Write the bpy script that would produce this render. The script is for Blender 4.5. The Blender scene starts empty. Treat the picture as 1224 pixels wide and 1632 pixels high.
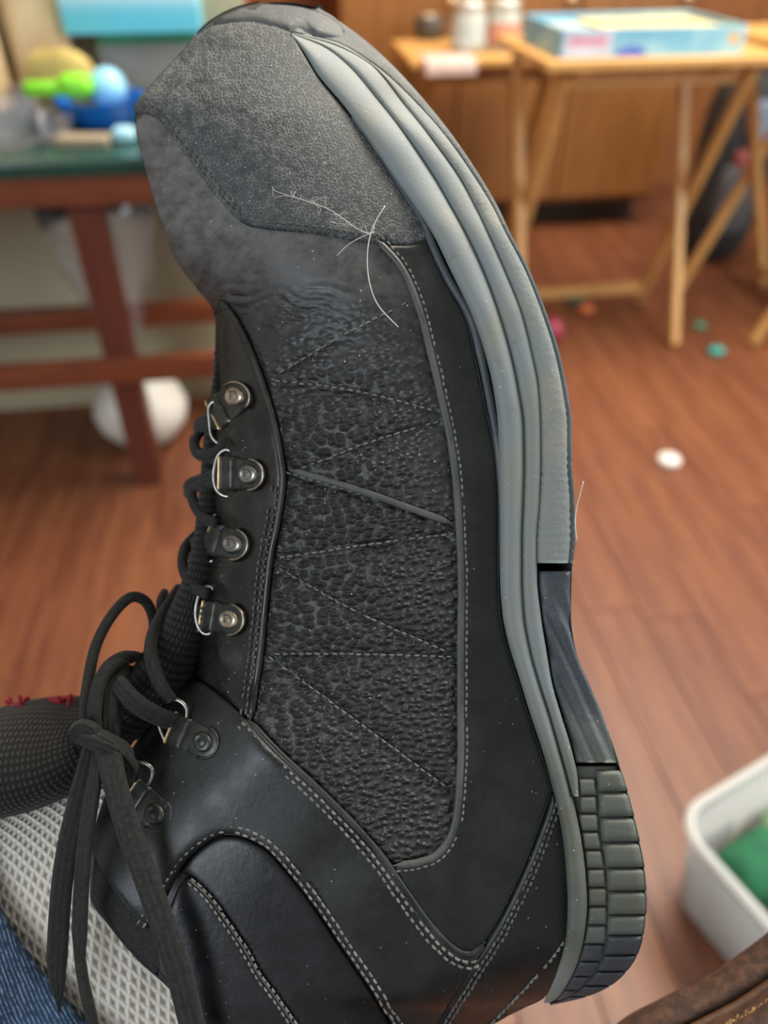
import bpy, bmesh, math, random
import numpy as np
from mathutils import Vector, Matrix
from mathutils.geometry import delaunay_2d_cdt
random.seed(7); rng = np.random.default_rng(7)
C = bpy.context.scene
COL = C.collection
R = math.radians

# ------------------------------------------------------------------ camera
W_PX, H_PX, FPX = 1224, 1632, 1224.0
CAM_H, PITCH = 0.90, R(39)
cam_d = bpy.data.cameras.new('camera'); cam = bpy.data.objects.new('camera', cam_d); COL.objects.link(cam)
cam_d.sensor_fit = 'VERTICAL'; cam_d.sensor_height = 36; cam_d.lens = 36 * FPX / H_PX
cam_d.clip_start = 0.01
cam.location = (0, 0, CAM_H); cam.rotation_euler = (math.pi / 2 - PITCH, 0, 0)
cam_d.dof.use_dof = True; cam_d.dof.focus_distance = 0.205; cam_d.dof.aperture_fstop = 6.8
C.camera = cam
# ------------------------------------------------------------------ world, lights, exposure
wd = bpy.data.worlds.new('room_light'); C.world = wd; wd.use_nodes = True
wd.node_tree.nodes['Background'].inputs[0].default_value = (0.62, 0.62, 0.60, 1)
wd.node_tree.nodes['Background'].inputs[1].default_value = 0.50
def area(name, loc, target, sx, sy, power, col):
    l = bpy.data.lights.new(name, 'AREA'); l.shape = 'RECTANGLE'; l.size = sx; l.size_y = sy; l.energy = power; l.color = col
    o = bpy.data.objects.new(name, l); COL.objects.link(o); o.location = loc
    o.rotation_euler = (Vector(target) - Vector(loc)).to_track_quat('-Z', 'Y').to_euler()
    return o
area('window_light_right', (2.3, 0.5, 1.5), (0.2, 0.6, 0.7), 1.4, 1.3, 40, (0.82, 0.91, 1.0))
area('ceiling_light', (0.7, 1.55, 2.45), (0.2, 1.1, 0.0), 1.6, 0.9, 92, (1.0, 0.92, 0.79))
area('window_light_behind', (-1.3, -1.2, 1.7), (0.0, 0.6, 0.6), 1.1, 1.2, 22, (0.80, 0.89, 1.0))
C.view_settings.view_transform = 'Standard'; C.view_settings.look = 'None'
C.view_settings.gamma = 1; C.view_settings.use_curve_mapping = False
C.view_settings.exposure = 0.35

# ------------------------------------------------------------------ geometry helpers
CR = np.array([1.0, 0, 0]); CU = np.array([0, math.sin(PITCH), math.cos(PITCH)]); CF = np.array([0, math.cos(PITCH), -math.sin(PITCH)])
CO = np.array([0, 0, CAM_H])
def ray(x, y):
    x = np.asarray(x, float)[..., None]; y = np.asarray(y, float)[..., None]
    return CR * (x - 612) / FPX - CU * (y - 816) / FPX + CF
def at_z(x, y, z):
    d = ray(x, y); return CO + d * (z - CAM_H) / d[2]
def at_y(x, y, Y):
    d = ray(x, y); return CO + d * Y / d[1]
def room(x, y):                     # room axes are turned 8 degrees against the camera
    a = R(8); return np.array([x * math.cos(a) - y * math.sin(a), x * math.sin(a) + y * math.cos(a)])
def to_room(p):
    a = R(-8); return np.array([p[0] * math.cos(a) - p[1] * math.sin(a), p[0] * math.sin(a) + p[1] * math.cos(a)])
def crom(pts, step=4.0, closed=False):
    p = np.array(pts, float); n = len(p)
    if n == 2:
        m = max(2, int(np.linalg.norm(p[1] - p[0]) / step) + 1)
        return p[0] + (p[1] - p[0]) * np.linspace(0, 1, m)[:, None]
    q = np.vstack([p[-1], p, p[:2]]) if closed else np.vstack([2 * p[0] - p[1], p, 2 * p[-1] - p[-2]])
    out = []
    for i in range(1, len(q) - 2):
        a, b, c, d = q[i - 1:i + 3]
        m = max(1, int(np.linalg.norm((c - b)[:2]) / step)); t = np.linspace(0, 1, m, endpoint=False)[:, None]
        out.append(0.5 * (2 * b + (c - a) * t + (2 * a - 5 * b + 4 * c - d) * t ** 2 + (3 * b - a - 3 * c + d) * t ** 3))
    if not closed: out.append(p[-1:])
    return np.vstack(out)
def pchip(x, y):
    x = np.array(x, float); y = np.array(y, float); h = np.diff(x); d = np.diff(y) / h; m = np.zeros_like(y)
    m[0], m[-1] = d[0], d[-1]
    for i in range(1, len(x) - 1):
        if d[i - 1] * d[i] > 0:
            w1, w2 = 2 * h[i] + h[i - 1], h[i] + 2 * h[i - 1]; m[i] = (w1 + w2) / (w1 / d[i - 1] + w2 / d[i])
    def f(q):
        q = np.clip(np.asarray(q, float), x[0], x[-1]); i = np.clip(np.searchsorted(x, q) - 1, 0, len(x) - 2)
        t = (q - x[i]) / h[i]
        return ((1 + 2 * t) * (1 - t) ** 2 * y[i] + t * (1 - t) ** 2 * h[i] * m[i] + t * t * (3 - 2 * t) * y[i + 1] + t * t * (t - 1) * h[i] * m[i + 1])
    return f
WL = {}
def tag(o, label=None, cat=None, group=None, kind=None):
    if label: o['label'] = label
    if cat: o['category'] = cat
    if group: o['group'] = group
    if kind: o['kind'] = kind
    return o
def thing(name, loc, label, cat, group=None, rotz=0):
    o = bpy.data.objects.new(name, None); COL.objects.link(o); o.location = loc; o.rotation_euler = (0, 0, rotz); o.empty_display_size = 0.02
    WL[o] = np.array(loc, float)
    return tag(o, label, cat, group)
def mesh(name, v, f, mat, parent=None, smooth=True, uv=None, attrs=None, local=False):
    """one mesh object; v in world metres unless local (then in the parent's own axes)"""
    v = np.asarray(v, float).reshape(-1, 3); c = (v.min(0) + v.max(0)) / 2
    me = bpy.data.meshes.new(name); me.from_pydata((v - c).tolist(), [], [list(map(int, q)) for q in f])
    if uv is not None:
        l = me.uv_layers.new(name='UVMap'); li = np.empty(len(me.loops), int); me.loops.foreach_get('vertex_index', li)
        l.data.foreach_set('uv', np.asarray(uv, float)[li].ravel())
    for k, a in (attrs or {}).items():
        at = me.attributes.new(k, 'FLOAT', 'POINT'); at.data.foreach_set('value', np.asarray(a, float))
    me.polygons.foreach_set('use_smooth', [smooth] * len(me.polygons)); me.materials.append(mat); me.update()
    o = bpy.data.objects.new(name, me); COL.objects.link(o)
    if parent is not None:
        o.parent = parent
        o.location = c if local else c - WL[parent]
        WL[o] = WL[parent] + o.location if local else c
    else:
        o.location = c; WL[o] = c
    return o
class MB:
    """collects simple shapes for one mesh"""
    def __init__(s): s.v = []; s.f = []; s.n = 0
    def add(s, v, f):
        v = np.asarray(v, float).reshape(-1, 3); s.v.append(v); s.f += [[i + s.n for i in q] for q in f]; s.n += len(v); return s
    def box(s, c, d, rot=None, bev=0.0):
        x, y, z = np.array(d) / 2.0; b = min(bev, x, y, z) if bev else 0
        if not b:
            v = [(i * x, j * y, k * z) for i in (-1, 1) for j in (-1, 1) for k in (-1, 1)]
            f = [(0, 1, 3, 2), (4, 6, 7, 5), (0, 4, 5, 1), (2, 3, 7, 6), (0, 2, 6, 4), (1, 5, 7, 3)]
        else:
            bm = bmesh.new(); bmesh.ops.create_cube(bm, size=1)
            for w in bm.verts: w.co = Vector((w.co.x * 2 * x, w.co.y * 2 * y, w.co.z * 2 * z))
            bmesh.ops.bevel(bm, geom=bm.edges[:], offset=b, segments=2, affect='EDGES', profile=0.6)
            bm.verts.index_update(); v = [tuple(w.co) for w in bm.verts]; f = [[w.index for w in q.verts] for q in bm.faces]; bm.free()
        v = np.array(v)
        if rot is not None: v = v @ np.array(rot).T
        return s.add(v + np.array(c), f)
    def bar(s, a, b, w, d, side=(0, 1, 0), bev=0.002):
        a, b = np.array(a, float), np.array(b, float); z = b - a; L = np.linalg.norm(z); z /= L
        x = np.cross(np.array(side, float), z); x /= np.linalg.norm(x); y = np.cross(z, x)
        return s.box((a + b) / 2, (w, d, L), np.array([x, y, z]).T, bev)
    def lathe(s, prof, c=(0, 0, 0), n=32, cap=True):
        prof = np.array(prof, float); m = len(prof); a = np.linspace(0, 2 * math.pi, n, endpoint=False)
        v = np.array([[r * math.cos(t), r * math.sin(t), z] for r, z in prof for t in a]) + np.array(c)
        f = [(i * n + j, i * n + (j + 1) % n, (i + 1) * n + (j + 1) % n, (i + 1) * n + j) for i in range(m - 1) for j in range(n)]
        if cap: f += [tuple(range(n))[::-1], tuple(range((m - 1) * n, m * n))]
        return s.add(v, f)
    def build(s, name, mat, parent=None, smooth=True, local=False):
        o = mesh(name, np.vstack(s.v), s.f, mat, parent, smooth, local=local)
        return o
def flat_shade(o, ang=35):
    o.data.set_sharp_from_angle(angle=R(ang)); return o
def sweep(P, prof, up=None, closed=False, cap=True):
    """profile (list of (side, up) offsets, arrays per point allowed) swept along P"""
    P = np.asarray(P, float); n = len(P); T = np.gradient(P, axis=0)
    if closed: T = np.roll(P, -1, 0) - np.roll(P, 1, 0)
    T /= np.linalg.norm(T, axis=1)[:, None] + 1e-12
    if up is None:
        u = np.cross(T[0], [0.3, 0.5, 0.8]); U = [u / np.linalg.norm(u)]
        for i in range(1, n):
            w = U[-1] - T[i] * (U[-1] @ T[i]); U.append(w / (np.linalg.norm(w) + 1e-12))
        U = np.array(U)
    else:
        U = np.broadcast_to(np.asarray(up, float), P.shape); U = U - T * (U * T).sum(1)[:, None]; U = U / (np.linalg.norm(U, axis=1)[:, None] + 1e-12)
    S = np.cross(T, U); prof = np.asarray(prof, float)
    if prof.ndim == 2: prof = np.broadcast_to(prof, (n,) + prof.shape)
    k = prof.shape[1]
    v = P[:, None] + S[:, None] * prof[:, :, :1] + U[:, None] * prof[:, :, 1:]
    f = []; m = n if closed else n - 1
    for i in range(m):
        for j in range(k):
            a, b = i * k + j, i * k + (j + 1) % k; i2 = (i + 1) % n
            f.append((a, b, i2 * k + (j + 1) % k, i2 * k + j))
    if cap and not closed: f += [tuple(range(k))[::-1], tuple(range((n - 1) * k, n * k))]
    return v.reshape(-1, 3), f
def circ(r, n=8, ry=None):
    a = np.linspace(0, 2 * math.pi, n, endpoint=False); return np.stack([r * np.cos(a), (ry or r) * np.sin(a)], 1)
def flatprof(w, t):                 # flat woven lace: rounded strip with ribs on both faces
    x = np.linspace(-1, 1, 13); rib = 1 + 0.16 * np.cos(x * math.pi * 3.5)
    y = t * np.sqrt(np.clip(1 - np.abs(x) ** 4, 0.02, 1)) * rib
    return np.vstack([np.stack([x * w, y], 1), np.stack([x[::-1][1:-1] * w, -y[::-1][1:-1]], 1)])

# ------------------------------------------------------------------ materials
def mat_new(name):
    m = bpy.data.materials.new(name); m.use_nodes = True; return m, m.node_tree.nodes, m.node_tree.links, m.node_tree.nodes['Principled BSDF']
def setp(b, **k):
    names = {'rough': 'Roughness', 'metal': 'Metallic', 'trans': 'Transmission Weight', 'ior': 'IOR', 'spec': 'Specular IOR Level', 'sheen': 'Sheen Weight', 'coat': 'Coat Weight', 'sss': 'Subsurface Weight', 'alpha': 'Alpha'}
    for n, v in k.items(): b.inputs[names[n]].default_value = v
class NT:
    def __init__(s, name): s.m, s.n, s.l, s.b = mat_new(name); s.tc = None
    def co(s, kind='Object'):
        if s.tc is None: s.tc = s.n.new('ShaderNodeTexCoord')
        return s.tc.outputs[kind]
    def world(s):
        g = s.n.new('ShaderNodeNewGeometry'); return g.outputs['Position']
    def mapping(s, src, scale=(1, 1, 1), rot=(0, 0, 0)):
        k = s.n.new('ShaderNodeMapping'); s.l.new(src, k.inputs[0]); k.inputs['Scale'].default_value = scale; k.inputs['Rotation'].default_value = rot; return k.outputs[0]
    def noise(s, src, scale, detail=3, rough=0.55, dist=0):
        k = s.n.new('ShaderNodeTexNoise'); s.l.new(src, k.inputs['Vector']); k.inputs['Scale'].default_value = scale; k.inputs['Detail'].default_value = detail
        k.inputs['Roughness'].default_value = rough; k.inputs['Distortion'].default_value = dist; return k.outputs['Fac']
    def voro(s, src, scale, feature='F1', rand=1):
        k = s.n.new('ShaderNodeTexVoronoi'); k.feature = feature; s.l.new(src, k.inputs['Vector']); k.inputs['Scale'].default_value = scale; k.inputs['Randomness'].default_value = rand; return k.outputs['Distance']
    def voro2(s, src, scale, feature='F1', rand=1):
        k = s.n.new('ShaderNodeTexVoronoi'); k.voronoi_dimensions = '2D'; k.feature = feature
        if feature == 'SMOOTH_F1': k.inputs['Smoothness'].default_value = 0.22
        s.l.new(src, k.inputs['Vector']); k.inputs['Scale'].default_value = scale; k.inputs['Randomness'].default_value = rand; return k.outputs['Distance']
    def warp(s, src, scale, amt):
        w = s.n.new('ShaderNodeTexNoise'); s.l.new(src, w.inputs['Vector']); w.inputs['Scale'].default_value = scale; w.inputs['Detail'].default_value = 3
        k = s.n.new('ShaderNodeVectorMath'); k.operation = 'MULTIPLY_ADD'; k.inputs[1].default_value = (amt,) * 3; s.l.new(w.outputs['Color'], k.inputs[0]); s.l.new(src, k.inputs[2]); return k.outputs[0]
    def wave(s, src, scale, dist=0, direction='X', prof='SIN', detail=1):
        k = s.n.new('ShaderNodeTexWave'); k.bands_direction = direction; k.wave_profile = prof; s.l.new(src, k.inputs['Vector']); k.inputs['Scale'].default_value = scale
        k.inputs['Distortion'].default_value = dist; k.inputs['Detail'].default_value = detail; return k.outputs['Fac']
    def ramp(s, src, a, b, va=0.0, vb=1.0):
        k = s.n.new('ShaderNodeMapRange'); k.interpolation_type = 'SMOOTHSTEP'; s.l.new(src, k.inputs[0])
        for i, q in zip((1, 2, 3, 4), (a, b, va, vb)): k.inputs[i].default_value = q
        return k.outputs[0]
    def math(s, op, a, b=None):
        k = s.n.new('ShaderNodeMath'); k.operation = op
        for i, q in enumerate((a, b)):
            if q is None: continue
            if isinstance(q, (int, float)): k.inputs[i].default_value = q
            else: s.l.new(q, k.inputs[i])
        return k.outputs[0]
    def mix(s, fac, a, b, mode='MIX'):
        k = s.n.new('ShaderNodeMix'); k.data_type = 'RGBA'; k.blend_type = mode
        for sock, q in ((k.inputs[0], fac), (k.inputs[6], a), (k.inputs[7], b)):
            if isinstance(q, (int, float)): sock.default_value = q
            elif isinstance(q, tuple): sock.default_value = (*q, 1) if len(q) == 3 else q
            else: s.l.new(q, sock)
        return k.outputs[2]
    def attr(s, name):
        k = s.n.new('ShaderNodeAttribute'); k.attribute_name = name; return k.outputs['Fac']
    def bump(s, h, dist=0.0003, strength=1.0, prev=None):
        k = s.n.new('ShaderNodeBump'); s.l.new(h, k.inputs['Height']); k.inputs['Distance'].default_value = dist
        if isinstance(strength, (int, float)): k.inputs['Strength'].default_value = strength
        else: s.l.new(strength, k.inputs['Strength'])
        if prev is not None: s.l.new(prev, k.inputs['Normal'])
        s.l.new(k.outputs[0], s.b.inputs['Normal']); return k.outputs[0]
    def color(s, c):
        if isinstance(c, tuple): s.b.inputs['Base Color'].default_value = (*c, 1)
        else: s.l.new(c, s.b.inputs['Base Color'])
    def rough(s, r):
        if isinstance(r, (int, float)): s.b.inputs['Roughness'].default_value = r
        else: s.l.new(r, s.b.inputs['Roughness'])
def plain(name, col, rough=0.5, var=0.15, scale=20, bump=0, **k):
    t = NT(name); n = t.noise(t.co(), scale, 4); lo = tuple(c * (1 - var) for c in col); hi = tuple(min(1, c * (1 + var)) for c in col)
    t.color(t.mix(t.ramp(n, 0.3, 0.7), lo, hi)); t.rough(rough); setp(t.b, **k)
    if bump: t.bump(t.noise(t.co(), scale * 6, 3), bump)
    return t.m
def wood(name, dark, light, rough=0.45, scale=6, axis=(1, 14, 14), coords='Object', bump=0.0004):
    t = NT(name); co = t.mapping(t.co(coords), tuple(a * scale for a in axis)); n = t.noise(co, 1.0, 5, 0.6, 0.6)
    oi = t.n.new('ShaderNodeObjectInfo').outputs['Random']
    c = t.mix(t.ramp(n, 0.3, 0.72), dark, light); c = t.mix(0.35, c, t.mix(oi, dark, light))
    t.color(c); t.rough(rough); t.bump(n, bump); return t.m

SPECK = (0.55, 0.55, 0.52)
def leather(name, base, dustc, rough, grain='smooth', dust_amt=0.5, speck=1.0):
    t = NT(name); co = t.world(); uv = t.co('UV')
    d = t.attr('dust'); n1 = t.noise(uv, 3.2, 7, 0.75) if grain != 'smooth' else t.noise(co, 90, 5, 0.65); n2 = t.noise(co, 700, 3, 0.6)
    dm = t.math('MULTIPLY', t.ramp(n1, 0.3, 0.75) if grain != 'tumbled' else t.ramp(n1, 0.1, 0.85), t.math('MULTIPLY', d, dust_amt))
    c = t.mix(dm, base, dustc)
    if grain == 'pebble':
        v = t.voro2(t.warp(uv, 14, 0.09), 18.0, 'DISTANCE_TO_EDGE'); ridge = t.math('MULTIPLY', t.ramp(v, 0.05, 0.26, 1.0, 0.0), t.ramp(t.noise(uv, 9, 2), 0.38, 0.56, 0.1, 1.0))
        c = t.mix(t.math('MULTIPLY', ridge, t.ramp(n1, 0.3, 0.72, 0.18, 0.85)), c, (0.21, 0.212, 0.20))
        t.bump(ridge, 0.00022, 0.8)
    elif grain == 'tumbled':
        g = t.attr('grain'); v = t.voro2(t.mapping(t.warp(uv, 4, 0.10), (6.4, 9.8, 1), (0, 0, R(8))), 1.0, 'SMOOTH_F1', 0.95); cell = t.ramp(v, -0.15, 0.72, 1.0, 0.0)
        b1 = t.bump(t.math('ADD', cell, t.math('MULTIPLY', t.noise(uv, 9, 3), 0.5)), 0.00105, t.math('MULTIPLY', g, 0.95)); t.bump(n2, 0.00008, 0.4, b1)
        c = t.mix(t.math('MULTIPLY', t.math('SUBTRACT', 1.0, cell), t.math('MULTIPLY', g, 0.25)), c, (0.03, 0.03, 0.026))
    else:
        b1 = t.bump(n2, 0.00009, 0.6); t.bump(t.noise(co, 160, 4, 0.7), 0.0004, 0.35, b1)
    if speck:
        s = t.voro(co, 330, 'F1'); sp = t.math('MULTIPLY', t.ramp(s, 0.045, 0.08, 1.0, 0.0), t.ramp(t.noise(co, 60, 2), 0.38, 0.55))
        c = t.mix(t.math('MULTIPLY', sp, speck), c, SPECK)
    t.color(c); t.rough(t.math('ADD', t.math('MULTIPLY', dm, 0.3), t.ramp(n1, 0.3, 0.7, rough - 0.07, rough + 0.07))); setp(t.b, spec=0.42)
    return t.m
M = {}
M['leather'] = leather('black_leather', (0.0070, 0.0080, 0.0078), (0.060, 0.062, 0.058), 0.43, dust_amt=0.6, speck=0.45)
M['leather_gloss'] = leather('polished_leather', (0.0075, 0.0075, 0.0070), (0.060, 0.050, 0.036), 0.24, dust_amt=0.75, speck=0.6)
M['toe'] = leather('pebbled_leather', (0.023, 0.027, 0.029), (0.105, 0.106, 0.10), 0.62, 'pebble', 0.85, 0.9)
M['tumbled'] = leather('tumbled_leather', (0.0062, 0.0070, 0.0070), (0.19, 0.18, 0.17), 0.40, 'tumbled', 1.0, 1.0)
M['collar'] = leather('padded_leather', (0.0045, 0.005, 0.0065), (0.03, 0.033, 0.038), 0.36, dust_amt=0.35, speck=0.3)
M['piping'] = leather('worn_piping', (0.04, 0.042, 0.04), (0.12, 0.12, 0.11), 0.5, dust_amt=0.9, speck=0)
def rubber(name, base, tint, rough=0.62, ribs=False):
    t = NT(name); co = t.world(); n = t.noise(co, 45, 5, 0.65); n2 = t.noise(co, 900, 2)
    c = t.mix(t.ramp(n, 0.42, 0.72), base, tint); c = t.mix(t.math('MULTIPLY', t.attr('tint'), t.ramp(n, 0.25, 0.6, 0.55, 0.95)), c, (0.082, 0.085, 0.062)); c = t.mix(t.ramp(t.noise(co, 260, 3), 0.62, 0.8, 0, 0.5), c, tuple(k * 0.45 for k in base))  # random stains first, then an olive tint weighted by position
    s = t.voro(co, 300, 'F1'); c = t.mix(t.ramp(s, 0.05, 0.075, 0.6, 0), c, SPECK)
    t.color(c); t.rough(rough); b = t.bump(n2, 0.0001, 0.6)
    if ribs: t.bump(t.noise(co, 300, 4, 0.7), 0.0005, 0.7, b)
    return t.m
M['rubber'] = rubber('grey_rubber', (0.175, 0.198, 0.195), (0.20, 0.198, 0.155))
M['rubber_low'] = rubber('worn_grey_rubber', (0.195, 0.212, 0.198), (0.25, 0.238, 0.19), 0.7, True)
M['rubber_dark'] = rubber('dark_rubber', (0.040, 0.047, 0.055), (0.11, 0.115, 0.12), 0.55, True)
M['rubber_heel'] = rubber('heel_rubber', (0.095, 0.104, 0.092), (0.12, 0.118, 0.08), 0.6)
M['bumper'] = rubber('bumper_rubber', (0.048, 0.055, 0.056), (0.10, 0.10, 0.092), 0.62, True)
M['thread'] = plain('grey_thread', (0.15, 0.15, 0.13), 0.8, 0.3, 400)
M['thread_dark'] = plain('dark_thread', (0.075, 0.075, 0.068), 0.8, 0.4, 400)
M['steel'] = plain('worn_steel', (0.27, 0.26, 0.24), 0.33, 0.3, 300, metal=1.0)
M['gunmetal'] = plain('blackened_steel', (0.055, 0.058, 0.052), 0.38, 0.4, 250, metal=0.75)
M['brass'] = plain('bare_brass_edge', (0.72, 0.56, 0.30), 0.35, 0.25, 300, metal=0.8)
M['rust'] = plain('tarnished_steel', (0.40, 0.33, 0.25), 0.33, 0.4, 350, metal=0.9)
def woven(name, base, hi, su, sv, rough=0.85, dist=0.0004):
    t = NT(name); uv = t.co('UV'); a = t.wave(t.mapping(uv, (su, sv, 1), (0, 0, 0)), 1, 0.6, 'X'); b = t.wave(t.mapping(uv, (su, sv, 1)), 1, 0.6, 'Y')
    h = t.math('MULTIPLY', a, b); t.color(t.mix(h, base, hi)); t.rough(rough); t.bump(h, dist); setp(t.b, sheen=0.08, spec=0.25); return t.m
M['lace'] = plain('black_lace', (0.0125, 0.012, 0.0105), 0.75, 0.5, 900, bump=0.00015, sheen=0.08, spec=0.3)
M['tongue'] = woven('black_knit_mesh', (0.004, 0.004, 0.004), (0.034, 0.031, 0.027), 6.6, 7.2)
M['lint'] = plain('pale_hair', (0.55, 0.53, 0.5), 0.5, 0.1, 100)
M['red'] = plain('red_felt', (0.25, 0.012, 0.018), 0.9, 0.4, 800)

# ------------------------------------------------------------------ structure
floor_m = wood('plank_floor', (0.095, 0.023, 0.010), (0.215, 0.074, 0.028), 0.46, 5, (14, 1.2, 14), bump=0.0003)
sub_m = plain('dark_subfloor', (0.03, 0.012, 0.008), 0.8)
cream = plain('cream_wall_paint', (0.42, 0.37, 0.24), 0.8, 0.08, 3)
panel_m = wood('orange_wood_panelling', (0.20, 0.068, 0.018), (0.34, 0.125, 0.034), 0.4, 5, (6, 6, 1))
def poly_box(name, x0, x1, y0, y1, z0, z1, mat, parent=None):       # a box in room axes
    v = [(*room(x, y), z) for x in (x0, x1) for y in (y0, y1) for z in (z0, z1)]
    return mesh(name, v, [(0, 1, 3, 2), (4, 6, 7, 5), (0, 4, 5, 1), (2, 3, 7, 6), (0, 2, 6, 4), (1, 5, 7, 3)], mat, parent, False)
floor = tag(poly_box('floor', -2.2, 2.6, -1.6, 3.2, -0.06, -0.012, sub_m), kind='structure')
tag(poly_box('wall_left', -2.2, -0.02, 1.585, 1.665, -0.012, 2.5, cream), kind='structure')
tag(poly_box('wall_side', -0.10, -0.02, 1.665, 3.0, -0.012, 2.5, panel_m), kind='structure')
tag(poly_box('wall_back', -0.10, 2.6, 3.0, 3.08, -0.012, 2.5, panel_m), kind='structure')
tag(poly_box('wall_right', 2.6, 2.68, 0.9, 3.08, -0.012, 2.5, cream), kind='structure')
tag(poly_box('baseboard_left', -2.2, -0.02, 1.573, 1.585, 0.0, 0.07, cream), kind='structure')
PWID = 0.088
proto = None; k = 0
for i in range(-18, 30):
    off = random.uniform(0, 0.9)
    for j in range(-1, 5):
        y0 = -0.5 + off + j * 0.9 - 0.9; y1 = y0 + 0.9
        x0 = i * PWID
        ymax = 1.58 if x0 < -0.1 else 2.98
        if x0 < -1.35 or x0 > 2.5 or y0 > ymax or y1 < -0.2: continue
        cx, cy = room(x0 + PWID / 2, (max(y0, -0.5) + min(y1, ymax)) / 2); ln = min(y1, ymax) - max(y0, -0.5)
        if ln < 0.06: continue
        if proto is None:
            proto = MB().box((0, 0, 0), (PWID - 0.0012, 0.8985, 0.014), None, 0.0010).build('floor_plank', floor_m, floor, False)
            o = proto
        else:
            o = proto.copy(); COL.objects.link(o)
        o.location = Vector((cx, cy, -0.0075 + random.uniform(-0.0004, 0.0004))) - Vector(WL[floor]); o.rotation_euler = (0, 0, R(8)); o.scale = (1, ln / 0.9, 1)

# ------------------------------------------------------------------ boot: surface functions (pixel of the photo's side view -> real depth)
def dmid(x, y): return 0.243 - 0.006 * (np.asarray(y, float) - 816) / 816
def unproj(x, y, h):                # h metres in front of the boot's middle plane
    d = dmid(x, y) - h; return CO + ray(x, y) * d[..., None]
def mirror(v):                      # the other side of the boot, across its middle plane
    q = (v - CO); a = q @ CR; b = q @ CU; d = q @ CF
    py = 816 - FPX * b / d; d2 = 2 * dmid(0, py) - d
    return CO + a[:, None] * CR + b[:, None] * CU + d2[:, None] * CF
XL = pchip([4, 11, 25, 49, 73, 116, 151, 163, 204, 245, 302, 368, 417, 462, 500, 560, 640, 700, 770, 840, 900, 960, 1030, 1080, 1130, 1200, 1260, 1340, 1428, 1479, 1531, 1579, 1612, 1700, 1790],
           [418, 384, 351, 319, 302, 262, 231, 219, 217, 225, 241, 262, 282, 315, 342, 346, 346, 340, 338, 338, 330, 322, 314, 300, 256, 205, 172, 147, 143, 176, 220, 272, 294, 380, 470])
XR = pchip([4, 14, 33, 57, 80, 120, 167, 221, 282, 327, 368, 435, 504, 571, 637, 703, 773, 865, 938, 1010, 1051, 1147, 1204, 1257, 1329, 1401, 1458, 1521, 1583, 1604, 1632, 1700, 1790],
           [432, 505, 538, 548, 545, 545, 572, 606, 644, 676, 702, 734, 766, 788, 802, 808, 809, 810, 810, 820, 832, 861, 880, 894, 909, 914, 914, 903, 872, 826, 774, 680, 600])
_hy = [4, 14, 33, 60, 120, 200, 350, 500, 700, 900, 1080, 1200, 1300, 1430, 1530, 1580, 1604, 1632, 1790]
H0 = pchip(_hy, [0, 0, 0, 0, 0, 0, 0, 0, 0, 0, 0, 5, 14, 27, 33, 36, 36, 36, 36])
HM = pchip(_hy, [2, 8, 16, 24, 33, 40, 44, 46.5, 45.5, 42.5, 40.5, 39.5, 39, 39, 39, 39, 39, 39, 38])
HR = pchip(_hy, [0, 4, 9, 15, 24, 33, 42, 45.5, 44, 41, 38, 36.5, 36, 35, 29, 17, 5, 4, 3])
TM = pchip(_hy, [.5, .5, .5, .5, .55, .6, .66, .7, .7, .7, .68, .62, .56, .5, .4, .35, .3, .3, .3])
def height(x, y):
    xl, xr = XL(y), XR(y); t = np.clip((x - xl) / (xr - xl), 0, 1); h0, hm, hr, tm = H0(y), HM(y), HR(y), TM(y)
    a = np.clip(t / tm, 0, 1); b = np.clip((t - tm) / (1 - tm), 0, 1)
    up = h0 + (hm - h0) * np.sqrt(np.clip(1 - (1 - a) ** 2.2, 0, 1)); dn = hr + (hm - hr) * (1 - b ** 2.2)
    return np.where(t < tm, up, dn) * 1e-3
def surf(x, y, off=0.0):
    x = np.asarray(x, float); y = np.asarray(y, float); xl, xr = XL(y), XR(y); x = np.clip(x, xl + 0.6, xr)
    P = unproj(x, y, height(x, y)); e = 1.2
    xa, xb = np.clip(x - e, xl + 0.3, xr), np.clip(x + e, xl + 0.6, xr + 2)
    dx = unproj(xb, y, height(xb, y)) - unproj(xa, y, height(xa, y)); dy = unproj(x, y + e, height(np.maximum(x, XL(y + e) + .3), y + e)) - unproj(x, y - e, height(np.maximum(x, XL(y - e) + .3), y - e))
    N = np.cross(dy, dx); N /= np.linalg.norm(N, axis=-1, keepdims=True) + 1e-12
    s = np.sign((N * (CO - P)).sum(-1, keepdims=True)); N = N * np.where(s == 0, 1, s)
    return P + N * np.asarray(off)[..., None], N
def dist_to(pts, line, closed=False):
    a = np.asarray(line, float); b = np.roll(a, -1, 0) if closed else a[1:]; a = a if closed else a[:-1]
    out = np.full(len(pts), 1e9); d = b - a; L = (d ** 2).sum(1) + 1e-9
    for s in range(0, len(pts), 4000):
        q = pts[s:s + 4000, None] - a[None]; t = np.clip((q * d).sum(2) / L, 0, 1); out[s:s + 4000] = np.sqrt(((q - t[..., None] * d) ** 2).sum(2)).min(1)
    return out
def inside(pts, poly):
    x, y = pts[:, 0], pts[:, 1]; r = np.zeros(len(pts), bool); j = len(poly) - 1
    for i in range(len(poly)):
        (xi, yi), (xj, yj) = poly[i], poly[j]
        c = ((yi > y) != (yj > y)) & (x < (xj - xi) * (y - yi) / (yj - yi + 1e-12) + xi); r ^= c; j = i
    return r
def path(*p, step=4.0): return crom(p, step)
def dust_at(x, y):
    d = 0.25 + 0.75 * np.clip((470 - y) / 150, 0, 1)
    d = np.maximum(d, 0.55 * np.exp(-((x - 450) / 60) ** 2) * np.exp(-((y - 760) / 200) ** 2))
    return d
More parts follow.
